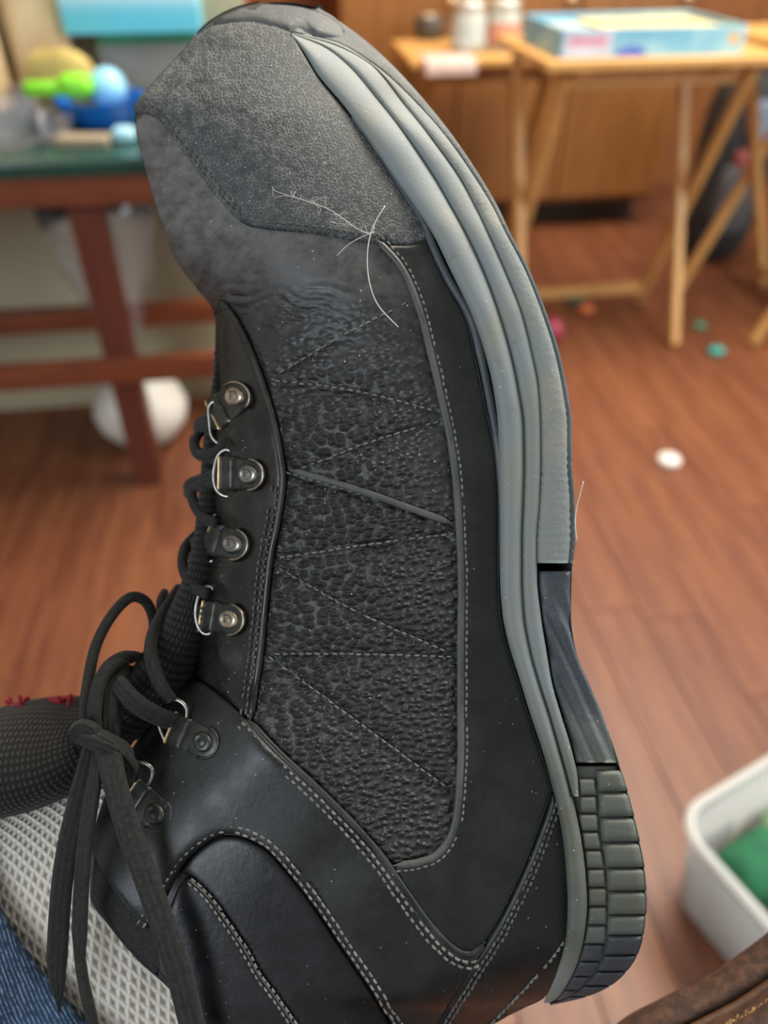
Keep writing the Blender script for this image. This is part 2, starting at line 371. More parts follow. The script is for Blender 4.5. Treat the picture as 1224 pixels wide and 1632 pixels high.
def patch(name, poly, th, r, mat, parent, off=0.0, spacing=8.0, disp=None, attrs=None, sf=None):
    """a leather piece: outline poly laid on the boot, raised by th metres with a rounded edge of r pixels"""
    poly = np.asarray(poly, float); keep = [0]
    for i in range(1, len(poly)):
        if np.linalg.norm(poly[i] - poly[keep[-1]]) > 1.2: keep.append(i)
    poly = poly[keep]
    if np.linalg.norm(poly[0] - poly[-1]) < 1.2: poly = poly[:-1]
    lo, hi = poly.min(0), poly.max(0)
    gx, gy = np.meshgrid(np.arange(lo[0], hi[0], spacing), np.arange(lo[1], hi[1], spacing)); gx = gx + (np.arange(gx.shape[0]) % 2)[:, None] * spacing / 2
    g = np.stack([gx.ravel(), gy.ravel()], 1); g = g[inside(g, poly)]; g = g[dist_to(g, poly, True) > max(r * 1.15, spacing * 0.5)]
    tn = np.roll(poly, -1, 0) - np.roll(poly, 1, 0); nn = np.stack([-tn[:, 1], tn[:, 0]], 1); nn /= np.linalg.norm(nn, axis=1)[:, None] + 1e-9
    area2 = (poly[:, 0] * np.roll(poly[:, 1], -1) - np.roll(poly[:, 0], -1) * poly[:, 1]).sum()
    if area2 < 0: nn = -nn
    rings = []
    for f in (0.2, 0.55, 1.0):
        q = poly + nn * r * f; q = q[inside(q, poly)]; q = q[dist_to(q, poly, True) > r * f * 0.9]; rings.append(q)
    allp = np.vstack([poly] + rings + [g]); n = len(poly)
    ov, _, of, orig, _, _ = delaunay_2d_cdt([Vector(p) for p in allp], [], [list(range(n))], 1, 1e-4)
    xy = np.array([[v.x, v.y] for v in ov]); d = dist_to(xy, poly, True)
    o = off + th * np.sqrt(np.clip(1 - (1 - np.clip(d / r, 0, 1)) ** 2, 0, 1)) - 0.0003 * (d < 0.05)
    if disp is not None: o = o + disp(xy[:, 0], xy[:, 1]) * np.clip(d / 12, 0, 1)
    P, N = (sf or surf)(xy[:, 0], xy[:, 1], o)
    f = np.array([list(t) for t in of if len(t) == 3]); nf = np.cross(P[f[:, 1]] - P[f[:, 0]], P[f[:, 2]] - P[f[:, 0]])
    bad = (nf * (CO - P[f[:, 0]])).sum(1) < 0; f[bad] = f[bad][:, ::-1]
    at = {'dust': dust_at(xy[:, 0], xy[:, 1]), 'grain': np.ones(len(xy))}
    for k2, fn in (attrs or {}).items(): at[k2] = fn(xy[:, 0], xy[:, 1])
    return mesh(name, P, f, mat, parent, True, uv=xy / 100, attrs=at)
def offset_line(line, d):
    t = np.gradient(line, axis=0); n = np.stack([-t[:, 1], t[:, 0]], 1); n /= np.linalg.norm(n, axis=1)[:, None] + 1e-9; return line + n * d
def resample(line, step):
    s = np.concatenate([[0], np.cumsum(np.linalg.norm(np.diff(line, axis=0), axis=1))]); q = np.arange(0, s[-1], step)
    return np.stack([np.interp(q, s, line[:, i]) for i in range(line.shape[1])], 1)
def stitches(lines, off, parent, mat, period=12.5, length=9.5, rad=0.00034, name='stitching'):
    mb = MB()
    for ln in lines:
        ln = np.asarray(ln, float); s = np.concatenate([[0], np.cumsum(np.linalg.norm(np.diff(ln, axis=0), axis=1))]); L = s[-1]
        q = np.arange(0, L - length, period)
        for a in q:
            if random.random() < 0.03: continue
            u = a + np.linspace(0, length * random.uniform(0.85, 1.1), 5); jx = random.uniform(-.8, .8)
            x = np.interp(u, s, ln[:, 0]) + jx; y = np.interp(u, s, ln[:, 1]) + random.uniform(-.5, .5)
            w = np.array([0.05, 0.8, 1.0, 0.8, 0.05]); P, N = surf(x, y, off - 0.0003 + 0.00042 * w)
            rr = rad * np.array([0.5, 0.95, 1.0, 0.95, 0.5]); prof = circ(1, 6)[None] * rr[:, None, None]
            mb.add(*sweep(P, prof, N))
    o = mb.build(name, mat, parent); o['kind'] = 'stuff'; return o
def cord(name, pts, rad, mat, parent, off=0.0, squash=0.7, step=4):
    ln = crom(pts, step); P, N = surf(ln[:, 0], ln[:, 1], np.full(len(ln), off)); n = len(P)
    tp = np.clip(np.minimum(np.arange(n), np.arange(n)[::-1]) / 4.0, 0.25, 1)
    v, f = sweep(P, circ(rad, 8, rad * squash)[None] * tp[:, None, None], N)
    px = np.repeat(ln, 8, 0)
    return mesh(name, v, f, mat, parent, True, attrs={'dust': np.full(len(v), 0.9)})

# ------------------------------------------------------------------ the boot
boot = thing('boot', at_z(612, 900, 0.70), 'worn black leather lace-up boot with thick grey rubber sole held sideways', 'boot')
# upper shell (both sides)
ys = np.concatenate([np.linspace(5, 60, 24), np.linspace(64, 1780, 290)]); ts = np.concatenate([np.linspace(0, 0.12, 14) ** 1.0, np.linspace(0.14, 1, 44)]); ts[1:14] = 0.12 * (np.linspace(0, 1, 14)[1:]) ** 1.8
Y, T = np.meshgrid(ys, ts, indexing='ij'); X = XL(Y) + (XR(Y) - XL(Y)) * T
Pn = unproj(X, Y, height(X, Y) - 0.0004); Pf = mirror(Pn.reshape(-1, 3)); ny, nt = Y.shape
v = np.vstack([Pn.reshape(-1, 3), Pf]); f = []; n0 = ny * nt
for i in range(ny - 1):
    for j in range(nt - 1):
        a, b, c, d = i * nt + j, i * nt + j + 1, (i + 1) * nt + j + 1, (i + 1) * nt + j
        f.append((a, d, c, b)); f.append((n0 + a, n0 + b, n0 + c, n0 + d))
for i in range(ny - 1):             # heel back and sole side closed; the ankle stays open
    a, b = i * nt + nt - 1, (i + 1) * nt + nt - 1; f.append((a, b, n0 + b, n0 + a))
dd = dust_at(X.ravel(), Y.ravel())
upper = mesh('upper', v, f, M['leather'], boot, True, attrs={'dust': np.concatenate([dd, dd]), 'grain': np.zeros(len(v))})

pip = [(596, 384), (604, 390), (640, 431), (666, 490), (684, 556), (703, 637), (718, 710), (727, 784), (732, 865), (734, 938), (733, 1000), (733, 1116), (733, 1215), (724, 1310), (700, 1355), (668, 1371), (626, 1377)]
pipc = crom(pip)
diag = [(398, 1146), (432, 1183), (458, 1209), (516, 1263), (566, 1314), (609, 1364), (652, 1426), (686, 1472), (721, 1507), (748, 1515), (772, 1496)]
diagc = crom(diag)
eye_edge = [(352, 478), (366, 486), (394, 535), (418, 596), (439, 665), (451, 727), (455, 768), (447, 829), (435, 890), (426, 972), (419, 1040), (412, 1090), (402, 1150)]
eyec = crom(eye_edge)
capseam = [(219, 183), (232, 181), (258, 194), (290, 238), (339, 303), (384, 352), (425, 365), (499, 373), (568, 385), (600, 390)]
capc = crom(capseam)
# vamp: tumbled leather panel from toe top to ankle
zig = [path((649, 483), (548, 535), (439, 600)), path((439, 607), (560, 622), (700, 657)), path((700, 672), (590, 705), (470, 752)), path((455, 752), (590, 792), (726, 838)),
       path((726, 850), (600, 866), (440, 890)), path((445, 905), (570, 975), (720, 1042)), path((720, 1046), (570, 1042), (432, 1042)), path((430, 1046), (570, 1150), (722, 1262))]
def vamp_disp(x, y):
    p = np.stack([x, y], 1); d = np.full(len(x), 1e9)
    for z in zig: d = np.minimum(d, dist_to(p, z))
    m = np.clip((y - 520) / 60, 0, 1)
    q = (0.0006 * (1 - np.exp(-(d / 26) ** 2)) - 0.0007 * np.exp(-(d / 5.0) ** 2)) * m
    cm = np.exp(-((y - 488) / 34) ** 2) * np.clip((x - 335) / 30, 0, 1) * np.clip((640 - x) / 160, 0, 1)
    wob = 9 * np.sin(x / 31.0) + 5 * np.sin(x / 13.0 + y / 40)
    q = q + cm * 0.0009 * np.sin((y + wob - 0.08 * x) / 2.6) * (0.6 + 0.4 * np.sin(x / 21 + y / 17))
    cm2 = np.exp(-((y - 590) / 70) ** 2) * np.clip((x - 560) / 90, 0, 1)
    return q + cm2 * 0.0003 * np.sin((y + 6 * np.sin(x / 25.)) / 4.0)
vp = np.vstack([capc[2:], pipc[3:], diagc[(np.abs(diagc - [612, 1368]).sum(1)).argmin()::-1], eyec[::-1], path((345, 492), (315, 462), (282, 417), (262, 368), (241, 302), (225, 245), (216, 204), (218, 188))])
vamp = patch('vamp', vp, 0.0002, 3, M['tumbled'], boot, spacing=5.0, disp=vamp_disp,
             attrs={'grain': lambda x, y: np.clip((y - 440) / 240, 0.0, 1) * np.clip(1.25 - np.clip((x - 560) / 160, 0, 1) * np.clip((1000 - y) / 300, 0, 1), 0.3, 1) , 'dust': lambda x, y: np.clip((560 - y) / 230, 0.18, 1)})
stitches([resample(z, 3) for z in zig], 0.0004, vamp, M['thread'], 13, 9.5, 0.00028)
cord('crease_fold', [(462, 748), (520, 765), (590, 787), (660, 812), (722, 834)], 0.0009, M['piping'], vamp, 0.0006, 0.6)
# toe cap
tc = np.vstack([path((316, 52), (302, 73), (262, 116), (231, 151), (217, 168), (217, 184)), capc[1:], path((625, 392), (655, 392), (684, 384)), path((684, 378), (668, 350), (629, 292), (588, 230), (548, 176), (507, 127), (476, 76), (464, 55)), path((464, 55), (430, 43), (400, 37), (360, 40), (335, 45))])
toe_cap = patch('toe_cap', tc, 0.0013, 6, M['toe'], boot, spacing=8)
stitches([offset_line(capc, -9)[3:], offset_line(capc, -15)[3:60]], 0.0014, toe_cap, M['thread_dark'], 12, 8, 0.0003)
# mudguard: smooth leather along the sole
mg = np.vstack([pipc[::1], path((626, 1377), (652, 1426), (686, 1472), (721, 1507), (748, 1515), (772, 1496), (800, 1452), (838, 1372), (868, 1290), (878, 1262)),
                path((884, 1262), (864, 1204), (845, 1147), (818, 1060), (800, 1000), (795, 938), (794, 791), (788, 718), (773, 644), (758, 571), (743, 508), (710, 449), (684, 392)), path((684, 384), (655, 392), (625, 392), (600, 390))])
def mg_disp(x, y):
    cm = np.exp(-((y - 640) / 60) ** 2); return -0.0003 * cm * np.exp(-((y - 640 + 0.4 * (x - 740)) / 4) ** 2) - 0.0003 * np.exp(-((y - 605 + 0.5 * (x - 740)) / 4) ** 2)
mud = patch('mudguard', mg, 0.0013, 7, M['leather'], boot, spacing=9, disp=mg_disp)
piping = cord('piping', pip, 0.0010, M['piping'], mud, 0.0011, 0.75)
stitches([offset_line(pipc, -9)], 0.0013, mud, M['thread'], 11, 8.5, 0.0003)
# welt strip between mudguard and sole
welt_l = [(556, 184), (600, 244), (640, 306), (674, 358), (688, 395), (714, 449), (748, 508), (765, 571), (780, 644), (793, 718), (799, 791), (800, 865), (802, 938), (812, 1015), (830, 1075)]
cord('welt', welt_l, 0.0011, M['rubber_dark'], boot, 0.0012, 0.8)
# eyestay
es = np.vstack([eyec, path((398, 1146), (360, 1112), (330, 1090), (312, 1076)), path((303, 1078), (318, 1020), (324, 960), (334, 900), (341, 840), (341, 770), (344, 700), (349, 640), (349, 560), (345, 500))])
def es_disp(x, y):
    q = 0
    for cx, cy in ((387, 690), (384, 812), (372, 925), (362, 1045)): q = q + 0.0018 * np.exp(-((x - cx) / 26) ** 2 - ((y - cy) / 26) ** 2)
    return q
eyestay = patch('eyestay', es, 0.0014, 8, M['leather_gloss'], boot, spacing=7, disp=es_disp)
cord('edge_roll', eye_edge, 0.0011, M['piping'] if False else M['leather_gloss'], eyestay, 0.0012, 0.8)
lowe = eyec[(eyec[:, 1] > 775)]
stitches([offset_line(lowe, 7), offset_line(lowe, 15)], 0.0016, eyestay, M['thread_dark'], 12, 9, 0.00042)
stitches([path((350, 560), (350, 620)), path((336, 905), (322, 990), (312, 1060))], 0.0016, eyestay, M['thread_dark'], 11, 8, 0.0003)
# ankle panel
arch = [(240, 1476), (261, 1439), (279, 1402), (305, 1365), (342, 1336), (375, 1330), (412, 1343), (441, 1367), (497, 1437), (547, 1511), (594, 1581), (632, 1648), (668, 1720)]
archc = crom(arch)
counter = [(880, 1262), (868, 1300), (838, 1378), (800, 1458), (772, 1505), (738, 1556), (700, 1616), (664, 1680), (640, 1740)]
countc = crom(counter)
ap = np.vstack([diagc, countc[(np.abs(countc - [772, 1505]).sum(1)).argmin():], path((632, 1760), (690, 1770))[:1], archc[::-1], path((238, 1480), (205, 1440), (172, 1400), (152, 1360)), path((151, 1340), (172, 1270), (205, 1210), (256, 1138), (300, 1086), (312, 1076)), path((330, 1090), (360, 1114), (398, 1146))])
ankle = patch('ankle_panel', ap, 0.0021, 8, M['leather'], boot, spacing=8, disp=lambda x, y: 0.0012 * np.exp(-((x + y - 1620) / 70) ** 2) * np.clip((600 - x) / 100, 0, 1) - 0.0008 * np.exp(-((x + y * .9 - 1760) / 60) ** 2))
dd2 = diagc[:-4]
stitches([offset_line(dd2, 8), offset_line(dd2, 17)], 0.0022, ankle, M['thread'], 13, 9.5, 0.00038)
stitches([offset_line(archc, -7), offset_line(archc, -16)], 0.0022, ankle, M['thread'], 13, 10, 0.00036)
cord('edge_roll', diag, 0.0010, M['leather'], ankle, 0.0012, 0.8)
# heel counter
hc = np.vstack([countc, path((640, 1760), (700, 1700), (780, 1640), (832, 1606), (870, 1584), (896, 1525), (906, 1458), (905, 1401), (899, 1329), (884, 1268))])
counter_o = patch('heel_counter', hc, 0.0012, 8, M['leather'], boot, spacing=9)
stitches([offset_line(countc, -8), offset_line(countc, -15)], 0.0014, counter_o, M['thread_dark'], 11, 9, 0.0004)
stitches([path((903, 1485), (868, 1530), (820, 1582), (770, 1634), (730, 1680))], 0.0014, counter_o, M['thread'], 11, 9, 0.0004)
# padded collar inside the arch
inn = [(300, 1396), (312, 1404), (342, 1435), (390, 1505), (415, 1549), (450, 1597), (490, 1660), (530, 1730)]
innc = crom(inn)
cp = np.vstack([archc, path((660, 1750), (600, 1775), (530, 1780)), innc[::-1], path((290, 1392), (282, 1402))[:1], path((270, 1430), (246, 1472))])
collar = patch('collar_pad', cp, 0.0010, 14, M['collar'], boot, spacing=9)
c2 = np.vstack([innc, path((520, 1770), (470, 1776)), path((440, 1752), (380, 1700), (300, 1614), (276, 1579), (250, 1545)), path((250, 1530), (262, 1470), (284, 1412))])
collar2 = patch('collar_panel', c2, 0.0013, 10, M['collar'], boot, spacing=9)
stitches([offset_line(innc, 6)[2:], offset_line(innc, -3)[2:]], 0.0015, collar2, M['thread'], 12, 9, 0.0003)
c3 = np.vstack([path((152, 1352), (150, 1400), (152, 1428), (184, 1479), (228, 1531), (252, 1556)), path((258, 1535), (268, 1470), (240, 1478)), path((236, 1472), (200, 1430), (170, 1390))])
patch('collar_lining', c3, 0.0006, 8, M['lace'], boot, spacing=7)

# ---- sole
S = [  # A, B, C, F, E (x,y each) and half width in mm
 ((463, 54), (464, 53.5), (465, 53), (466, 52), (507, 12), 13),
 ((485, 82), (515, 73), (527, 69), (532, 66), (572, 56), 19),
 ((507, 118), (557, 105), (590, 101), (603, 108), (625, 103), 26),
 ((548, 167), (604, 160), (646, 168), (670, 170), (684, 168), 33),
 ((588, 221), (646, 213), (687, 219), (713, 219), (724, 219), 38.5),
 ((629, 282), (691, 279), (732, 281), (758, 283), (767, 283), 42.5),
 ((660, 326), (718, 326), (757, 327), (787, 330), (794, 330), 45),
 ((688, 368), (742, 369), (777, 368), (806, 368), (812, 368), 47)]
tab = {'A': ([435, 504, 571, 637, 703, 773, 865, 938, 1010, 1051, 1147, 1204, 1257, 1329, 1401, 1458, 1521, 1583, 1602], [721, 754, 776, 790, 796, 797, 798, 798, 808, 820, 849, 868, 882, 897, 904, 906, 897, 873, 866]),
       'B': ([435, 504, 571, 637, 703, 773, 865, 938, 970, 1051, 1128, 1195, 1257, 1305, 1377, 1449, 1497, 1535, 1573, 1590, 1602], [773, 798, 817, 830, 837, 836, 833, 833, 835, 849, 873, 892, 909, 920, 932, 936, 930, 920, 901, 888, 870]),
       'C': ([435, 504, 571, 629, 718, 791, 865, 922, 1018, 1099, 1161, 1224, 1262, 1290, 1305, 1377, 1449, 1497, 1535, 1573, 1590, 1602], [807, 834, 850, 860, 863, 861, 856, 856, 868, 882, 901, 918, 923, 924, 926, 936, 940, 934, 924, 905, 892, 874]),
       'E': ([435, 504, 571, 626, 681, 754, 791, 865, 909, 970, 1032, 1080, 1123, 1161, 1204, 1267, 1315, 1377, 1425, 1473, 1521, 1545, 1569, 1590, 1602], [846, 873, 894, 905, 912, 912, 916, 917, 912, 910, 917, 935, 954, 968, 983, 1002, 1014, 1026, 1031, 1028, 1016, 1001, 976, 930, 878])}
tf = {k2: pchip(*v2) for k2, v2 in tab.items()}
hsy = pchip([435, 500, 571, 700, 900, 1050, 1150, 1257, 1377, 1473, 1521, 1560, 1590, 1602], [48.5, 49.5, 49.5, 48, 44.5, 41.5, 40, 40, 40, 38, 34, 26, 15, 6])
ystat = [435, 504, 560, 620, 680, 740, 800, 860, 920, 980, 1040, 1090, 1140, 1190, 1240, 1290, 1340, 1390, 1440, 1485, 1520, 1548, 1572, 1590, 1602]
for y in ystat: S.append(((tf['A'](y), y), (tf['B'](y), y), (tf['C'](y), y), (tf['E'](y) - 5, y), (tf['E'](y), y), float(hsy(y))))
rail = {}
for k2, idx in zip('ABCFE', range(5)): rail[k2] = np.array([s[idx] for s in S], float)
hs = np.array([s[5] for s in S]); si = np.arange(len(S)); FI = pchip(si, si)
SS = np.linspace(0, len(S) - 1, 300)
rail = {k2: np.stack([pchip(si, r[:, 0])(SS), pchip(si, r[:, 1])(SS)], 1) for k2, r in rail.items()}
hA = hs.copy(); hA[:5] = [24, 28, 31.5, 36, 40]; hE_ = hs.copy(); hE_[:5] = [5, 14, 24, 32, 38.5]
HA = pchip(si, hA)(SS) * 1e-3; HE = pchip(si, hE_)(SS) * 1e-3; HS = HE
dAE = np.linalg.norm(rail['E'] - rail['A'], axis=1) + 1e-6
def rail_h(L): return HA + (HE - HA) * np.clip(np.linalg.norm(L - rail['A'], axis=1) / dAE, 0, 1)
def s_of_y(y): return np.interp(y, rail['E'][:, 1], np.arange(300))
def strip(name, L, Rr, bulge, base, mat, parent, i0=0, i1=300, groove=0.0009, depth=0.007, nu=10, wob=None):
    hl, hr_ = rail_h(L)[i0:i1], rail_h(Rr)[i0:i1]; L, Rr = L[i0:i1], Rr[i0:i1]; u = np.linspace(0, 1, nu); n = len(hl)
    xy = L[:, None] * (1 - u[None, :, None]) + Rr[:, None] * u[None, :, None]; h = hl[:, None] * (1 - u)[None] + hr_[:, None] * u[None]
    hh = h + base - groove * np.abs(2 * u - 1)[None] ** 6 + bulge * (1 - (2 * u - 1) ** 2)[None] * np.clip(h / 0.03, 0.2, 1)
    if wob is not None: hh = hh + wob(xy)
    b0, b1 = np.maximum(h[:, :1] - depth, -0.001), np.maximum(h[:, -1:] - depth, -0.001)
    xy2 = np.concatenate([xy[:, :1], xy, xy[:, -1:]], 1); h2 = np.concatenate([b0, hh, b1], 1); k = nu + 2
    P = unproj(xy2[..., 0].ravel(), xy2[..., 1].ravel(), h2.ravel()); Q = mirror(P); f = []
    for i in range(n - 1):
        for j in range(k - 1):
            a, b, c, d = i * k + j, i * k + j + 1, (i + 1) * k + j + 1, (i + 1) * k + j; f.append((a, d, c, b))
    for i in (0, n - 1): f.append(tuple(i * k + j for j in range(k)))
    dt = np.clip((xy2[..., 1].ravel() - 1090) / 160, 0, 1) * np.clip((1560 - xy2[..., 1].ravel()) / 60, 0, 1)  # olive tint weight, strongest along the heel
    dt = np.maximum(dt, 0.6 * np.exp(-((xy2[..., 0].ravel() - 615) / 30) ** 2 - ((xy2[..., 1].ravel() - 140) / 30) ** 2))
    o = mesh(name, P, f, mat, parent, True, attrs={'tint': dt}); mesh(name, Q, [q[::-1] for q in f], mat, parent, True, attrs={'tint': dt}); return o
iA = int(s_of_y(906)); iH = int(s_of_y(1226))
strip('rand', rail['A'] + [-1, 0], rail['B'], 0.0014, 0.0006, M['rubber'], boot, 0, 297)
i2 = int(s_of_y(1275))
strip('midsole', rail['B'], rail['C'], 0.0007, 0.0008, M['rubber'], boot, 0, i2, 0.0008)
def ribs(xy):
    y = xy[..., 1]; return 0.00022 * np.sin(y / 2.2) * np.clip((y - 600) / 120, 0, 1)
strip('sidewall', rail['C'], rail['F'], 0.0006, 0.0008, M['rubber_low'], boot, 0, iA, 0.0008, wob=ribs, nu=9)
outs = strip('outsole_edge', rail['F'] + [-3, 0], rail['E'], 0.0002, 0.0004, M['bumper'], boot, 0, iA)
# arch block
def arch_w(xy):
    y = xy[..., 1]; return 0.0004 * np.sin(xy[..., 0] / 4.2 - y / 9.5) * np.clip((y - 930) / 60, 0, 1)
strip('shank_block', rail['C'] + [2, 0], rail['E'], 0.0004, -0.0006, M['rubber_dark'], boot, iA + 1, iH, 0.0009, wob=arch_w, nu=22)
# heel: backing and individual lugs
G = pchip([1200, 1233, 1329, 1391, 1439, 1485, 1521, 1548, 1572, 1590, 1602], [946, 950, 957, 966, 969, 968, 962, 950, 930, 905, 872])
gr = rail['E'].copy(); gr[:, 0] = np.where(rail['E'][:, 1] > 1190, G(rail['E'][:, 1]), gr[:, 0])
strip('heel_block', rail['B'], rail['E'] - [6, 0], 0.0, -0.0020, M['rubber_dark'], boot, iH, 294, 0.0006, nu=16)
def lug(L, Rr, ia, ib, mat, th=0.0021, slant=0.0):
    n, m = 9, 9; s = np.linspace(ia, ib, n); u = np.linspace(0, 1, m)
    l = np.stack([np.interp(s, np.arange(300), L[:, i]) for i in (0, 1)], 1); r = np.stack([np.interp(s + slant, np.arange(300), Rr[:, i]) for i in (0, 1)], 1); h = np.interp(s, np.arange(300), HS)
    xy = l[:, None] * (1 - u[None, :, None]) + r[:, None] * u[None, :, None]
    e = (1 - np.abs(2 * u - 1) ** 6)[None] * (1 - np.abs(np.linspace(-1, 1, n)) ** 5)[:, None]
    hh = h[:, None] - 0.0017 + th * np.maximum(e, 0) ** 0.5
    P = unproj(xy[..., 0].ravel(), xy[..., 1].ravel(), hh.ravel()); Q = mirror(P); f = []
    for i in range(n - 1):
        for j in range(m - 1):
            a, b, c, d = i * m + j, i * m + j + 1, (i + 1) * m + j + 1, (i + 1) * m + j; f.append((a, d, c, b))
    dt = np.clip((1500 - xy[..., 1].ravel()) / 60, 0, 1) * 0.8  # olive tint weight, fading out at the lowest lugs
    mesh('tread_lug', Q, [q[::-1] for q in f], mat, boot, True, attrs={'tint': dt}); return mesh('tread_lug', P, f, mat, boot, True, attrs={'tint': dt})
yo = [1226, 1262, 1302, 1342, 1383, 1420, 1458, 1490, 1522, 1548, 1571, 1588, 1601]
for a, b in zip(yo[:-1], yo[1:]):
    ia, ib = s_of_y(a + 0.8), s_of_y(b - 0.8); low = a > 1440
    lug(gr, rail['E'] + [0.5, 0], ia, ib, M['rubber_dark' if a > 1480 else 'rubber_heel'])  # lowest lugs use darker rubber: shade put into their colour
yi = [1240, 1268, 1296, 1325, 1354, 1384, 1414, 1444, 1474, 1504, 1532, 1556, 1578, 1595]
for a, b in zip(yi[:-1], yi[1:]):
    lug(rail['C'] if a < 1270 else rail['B'] + [2, 0], gr - [1.5, 0], s_of_y(a + 0.4), s_of_y(b - 0.4), M['rubber_heel' if a < 1490 else 'rubber_dark'], 0.0018)  # inner lugs near the heel bottom also coloured darker for shade
# tread underneath: from near edge across to far edge
E3 = unproj(rail['E'][:, 0] - 1, rail['E'][:, 1], HS - 0.001); Ef = mirror(E3); w = np.linspace(0, 1, 9)
tip = unproj(np.array([470., 440, 420]), np.array([4.5, 3.5, 4.]), np.array([0.009, 0.005, 0.0])); E3 = np.vstack([tip[::-1], E3]); Ef = mirror(E3)
gv = (E3[:, None] * (1 - w[None, :, None]) + Ef[:, None] * w[None, :, None]).reshape(-1, 3); nn = len(E3)
mesh('outsole', gv, [(i * 9 + j, i * 9 + j + 1, (i + 1) * 9 + j + 1, (i + 1) * 9 + j) for i in range(nn - 1) for j in range(8)], M['rubber_dark'], boot)
# toe bumper
bp = np.vstack([path((316, 52), (335, 44), (360, 39), (400, 36), (430, 42), (462, 52)), path((500, 57), (530, 66), (556, 78), (566, 80)), path((560, 64), (543, 42), (520, 26), (496, 17), (466, 11), (436, 9), (418, 9)), path((390, 14), (356, 28), (328, 46))])
patch('toe_bumper', bp, 0.0013, 11, M['bumper'], boot, spacing=6)

# ---- tongue: knitted strip under the laces and its thick padded top
def loft(name, cen, hw, hd, mat, parent, n_a=28, h0=None, step=6, us=1, vs=1, pw=2.4):
    c = crom([(x, y, a, b, z) for (x, y), a, b, z in zip(cen, hw, hd, h0 or [0] * len(cen))], step)
    t = np.gradient(c[:, :2], axis=0); t /= np.linalg.norm(t, axis=1)[:, None]; nrm = np.stack([-t[:, 1], t[:, 0]], 1)
    a = np.linspace(0, 2 * math.pi, n_a, endpoint=False); ca, sa = np.cos(a), np.sin(a)
    cx = np.sign(ca) * np.abs(ca) ** (2 / pw); cy = np.sign(sa) * np.abs(sa) ** (2 / pw)
    mid = unproj(c[:, 0], c[:, 1], c[:, 4] * 1e-3); edge = unproj(c[:, 0] + nrm[:, 0], c[:, 1] + nrm[:, 1], c[:, 4] * 1e-3) - mid
    v = mid[:, None] + edge[:, None] * (c[:, 2:3, None] * cx[None, :, None]) - CF * (c[:, 3:4, None] * 1e-3 * cy[None, :, None])
    n = len(c); f = [(i * n_a + j, i * n_a + (j + 1) % n_a, (i + 1) * n_a + (j + 1) % n_a, (i + 1) * n_a + j) for i in range(n - 1) for j in range(n_a)]
    f += [tuple(range(n_a))[::-1], tuple(range((n - 1) * n_a, n * n_a))]
    uv = np.stack(np.meshgrid(np.linspace(0, vs, n), np.abs(np.linspace(-1, 1, n_a)) * us, indexing='ij'), -1).reshape(-1, 2)
    return mesh(name, v.reshape(-1, 3), f, mat, parent, True, uv=uv)
tongue = loft('tongue', [(356, 520), (358, 600), (350, 700), (346, 790), (338, 880), (322, 950), (296, 1020), (262, 1080), (222, 1120), (180, 1150)], [8, 11, 18, 22, 26, 34, 44, 48, 46, 40], [8, 11, 13, 14, 15, 16, 19, 22, 25, 26], M['tongue'], boot, us=1, vs=3)
pad = loft('tongue_pad', [(200, 1150), (170, 1168), (130, 1184), (80, 1194), (30, 1202), (-20, 1208), (-70, 1212), (-96, 1212)], [26, 46, 62, 74, 76, 70, 50, 12], [20, 25, 29, 31, 31, 29, 22, 6], M['tongue'], tongue, us=1, vs=2)
mbr = MB()
for i in range(26):
    x0 = random.choice([random.uniform(18, 40), random.uniform(70, 120)]); yb = 1134 - 0.12 * x0
    pts = [(x0, yb + 8), (x0 + random.uniform(-6, 6), yb - random.uniform(2, 8)), (x0 + random.uniform(-12, 12), yb - random.uniform(4, 22 if 15 < x0 < 45 else 14))]
    c = crom(pts, 3); P = unproj(c[:, 0], c[:, 1], np.full(len(c), random.uniform(-0.012, 0.002))); mbr.add(*sweep(P, circ(0.0006, 5)))
for (a, b) in (((82, 1128), (112, 1122)), ((24, 1136), (40, 1128))):
    c = crom([a, ((a[0] + b[0]) / 2, (a[1] + b[1]) / 2 - 4), b], 3); mbr.add(*sweep(unproj(c[:, 0], c[:, 1], np.full(len(c), -0.006)), circ(0.0016, 6)))
fz = mbr.build('lining_fringe', M['red'], tongue); fz['label'] = 'frayed red lining edge'; fz['kind'] = 'stuff'

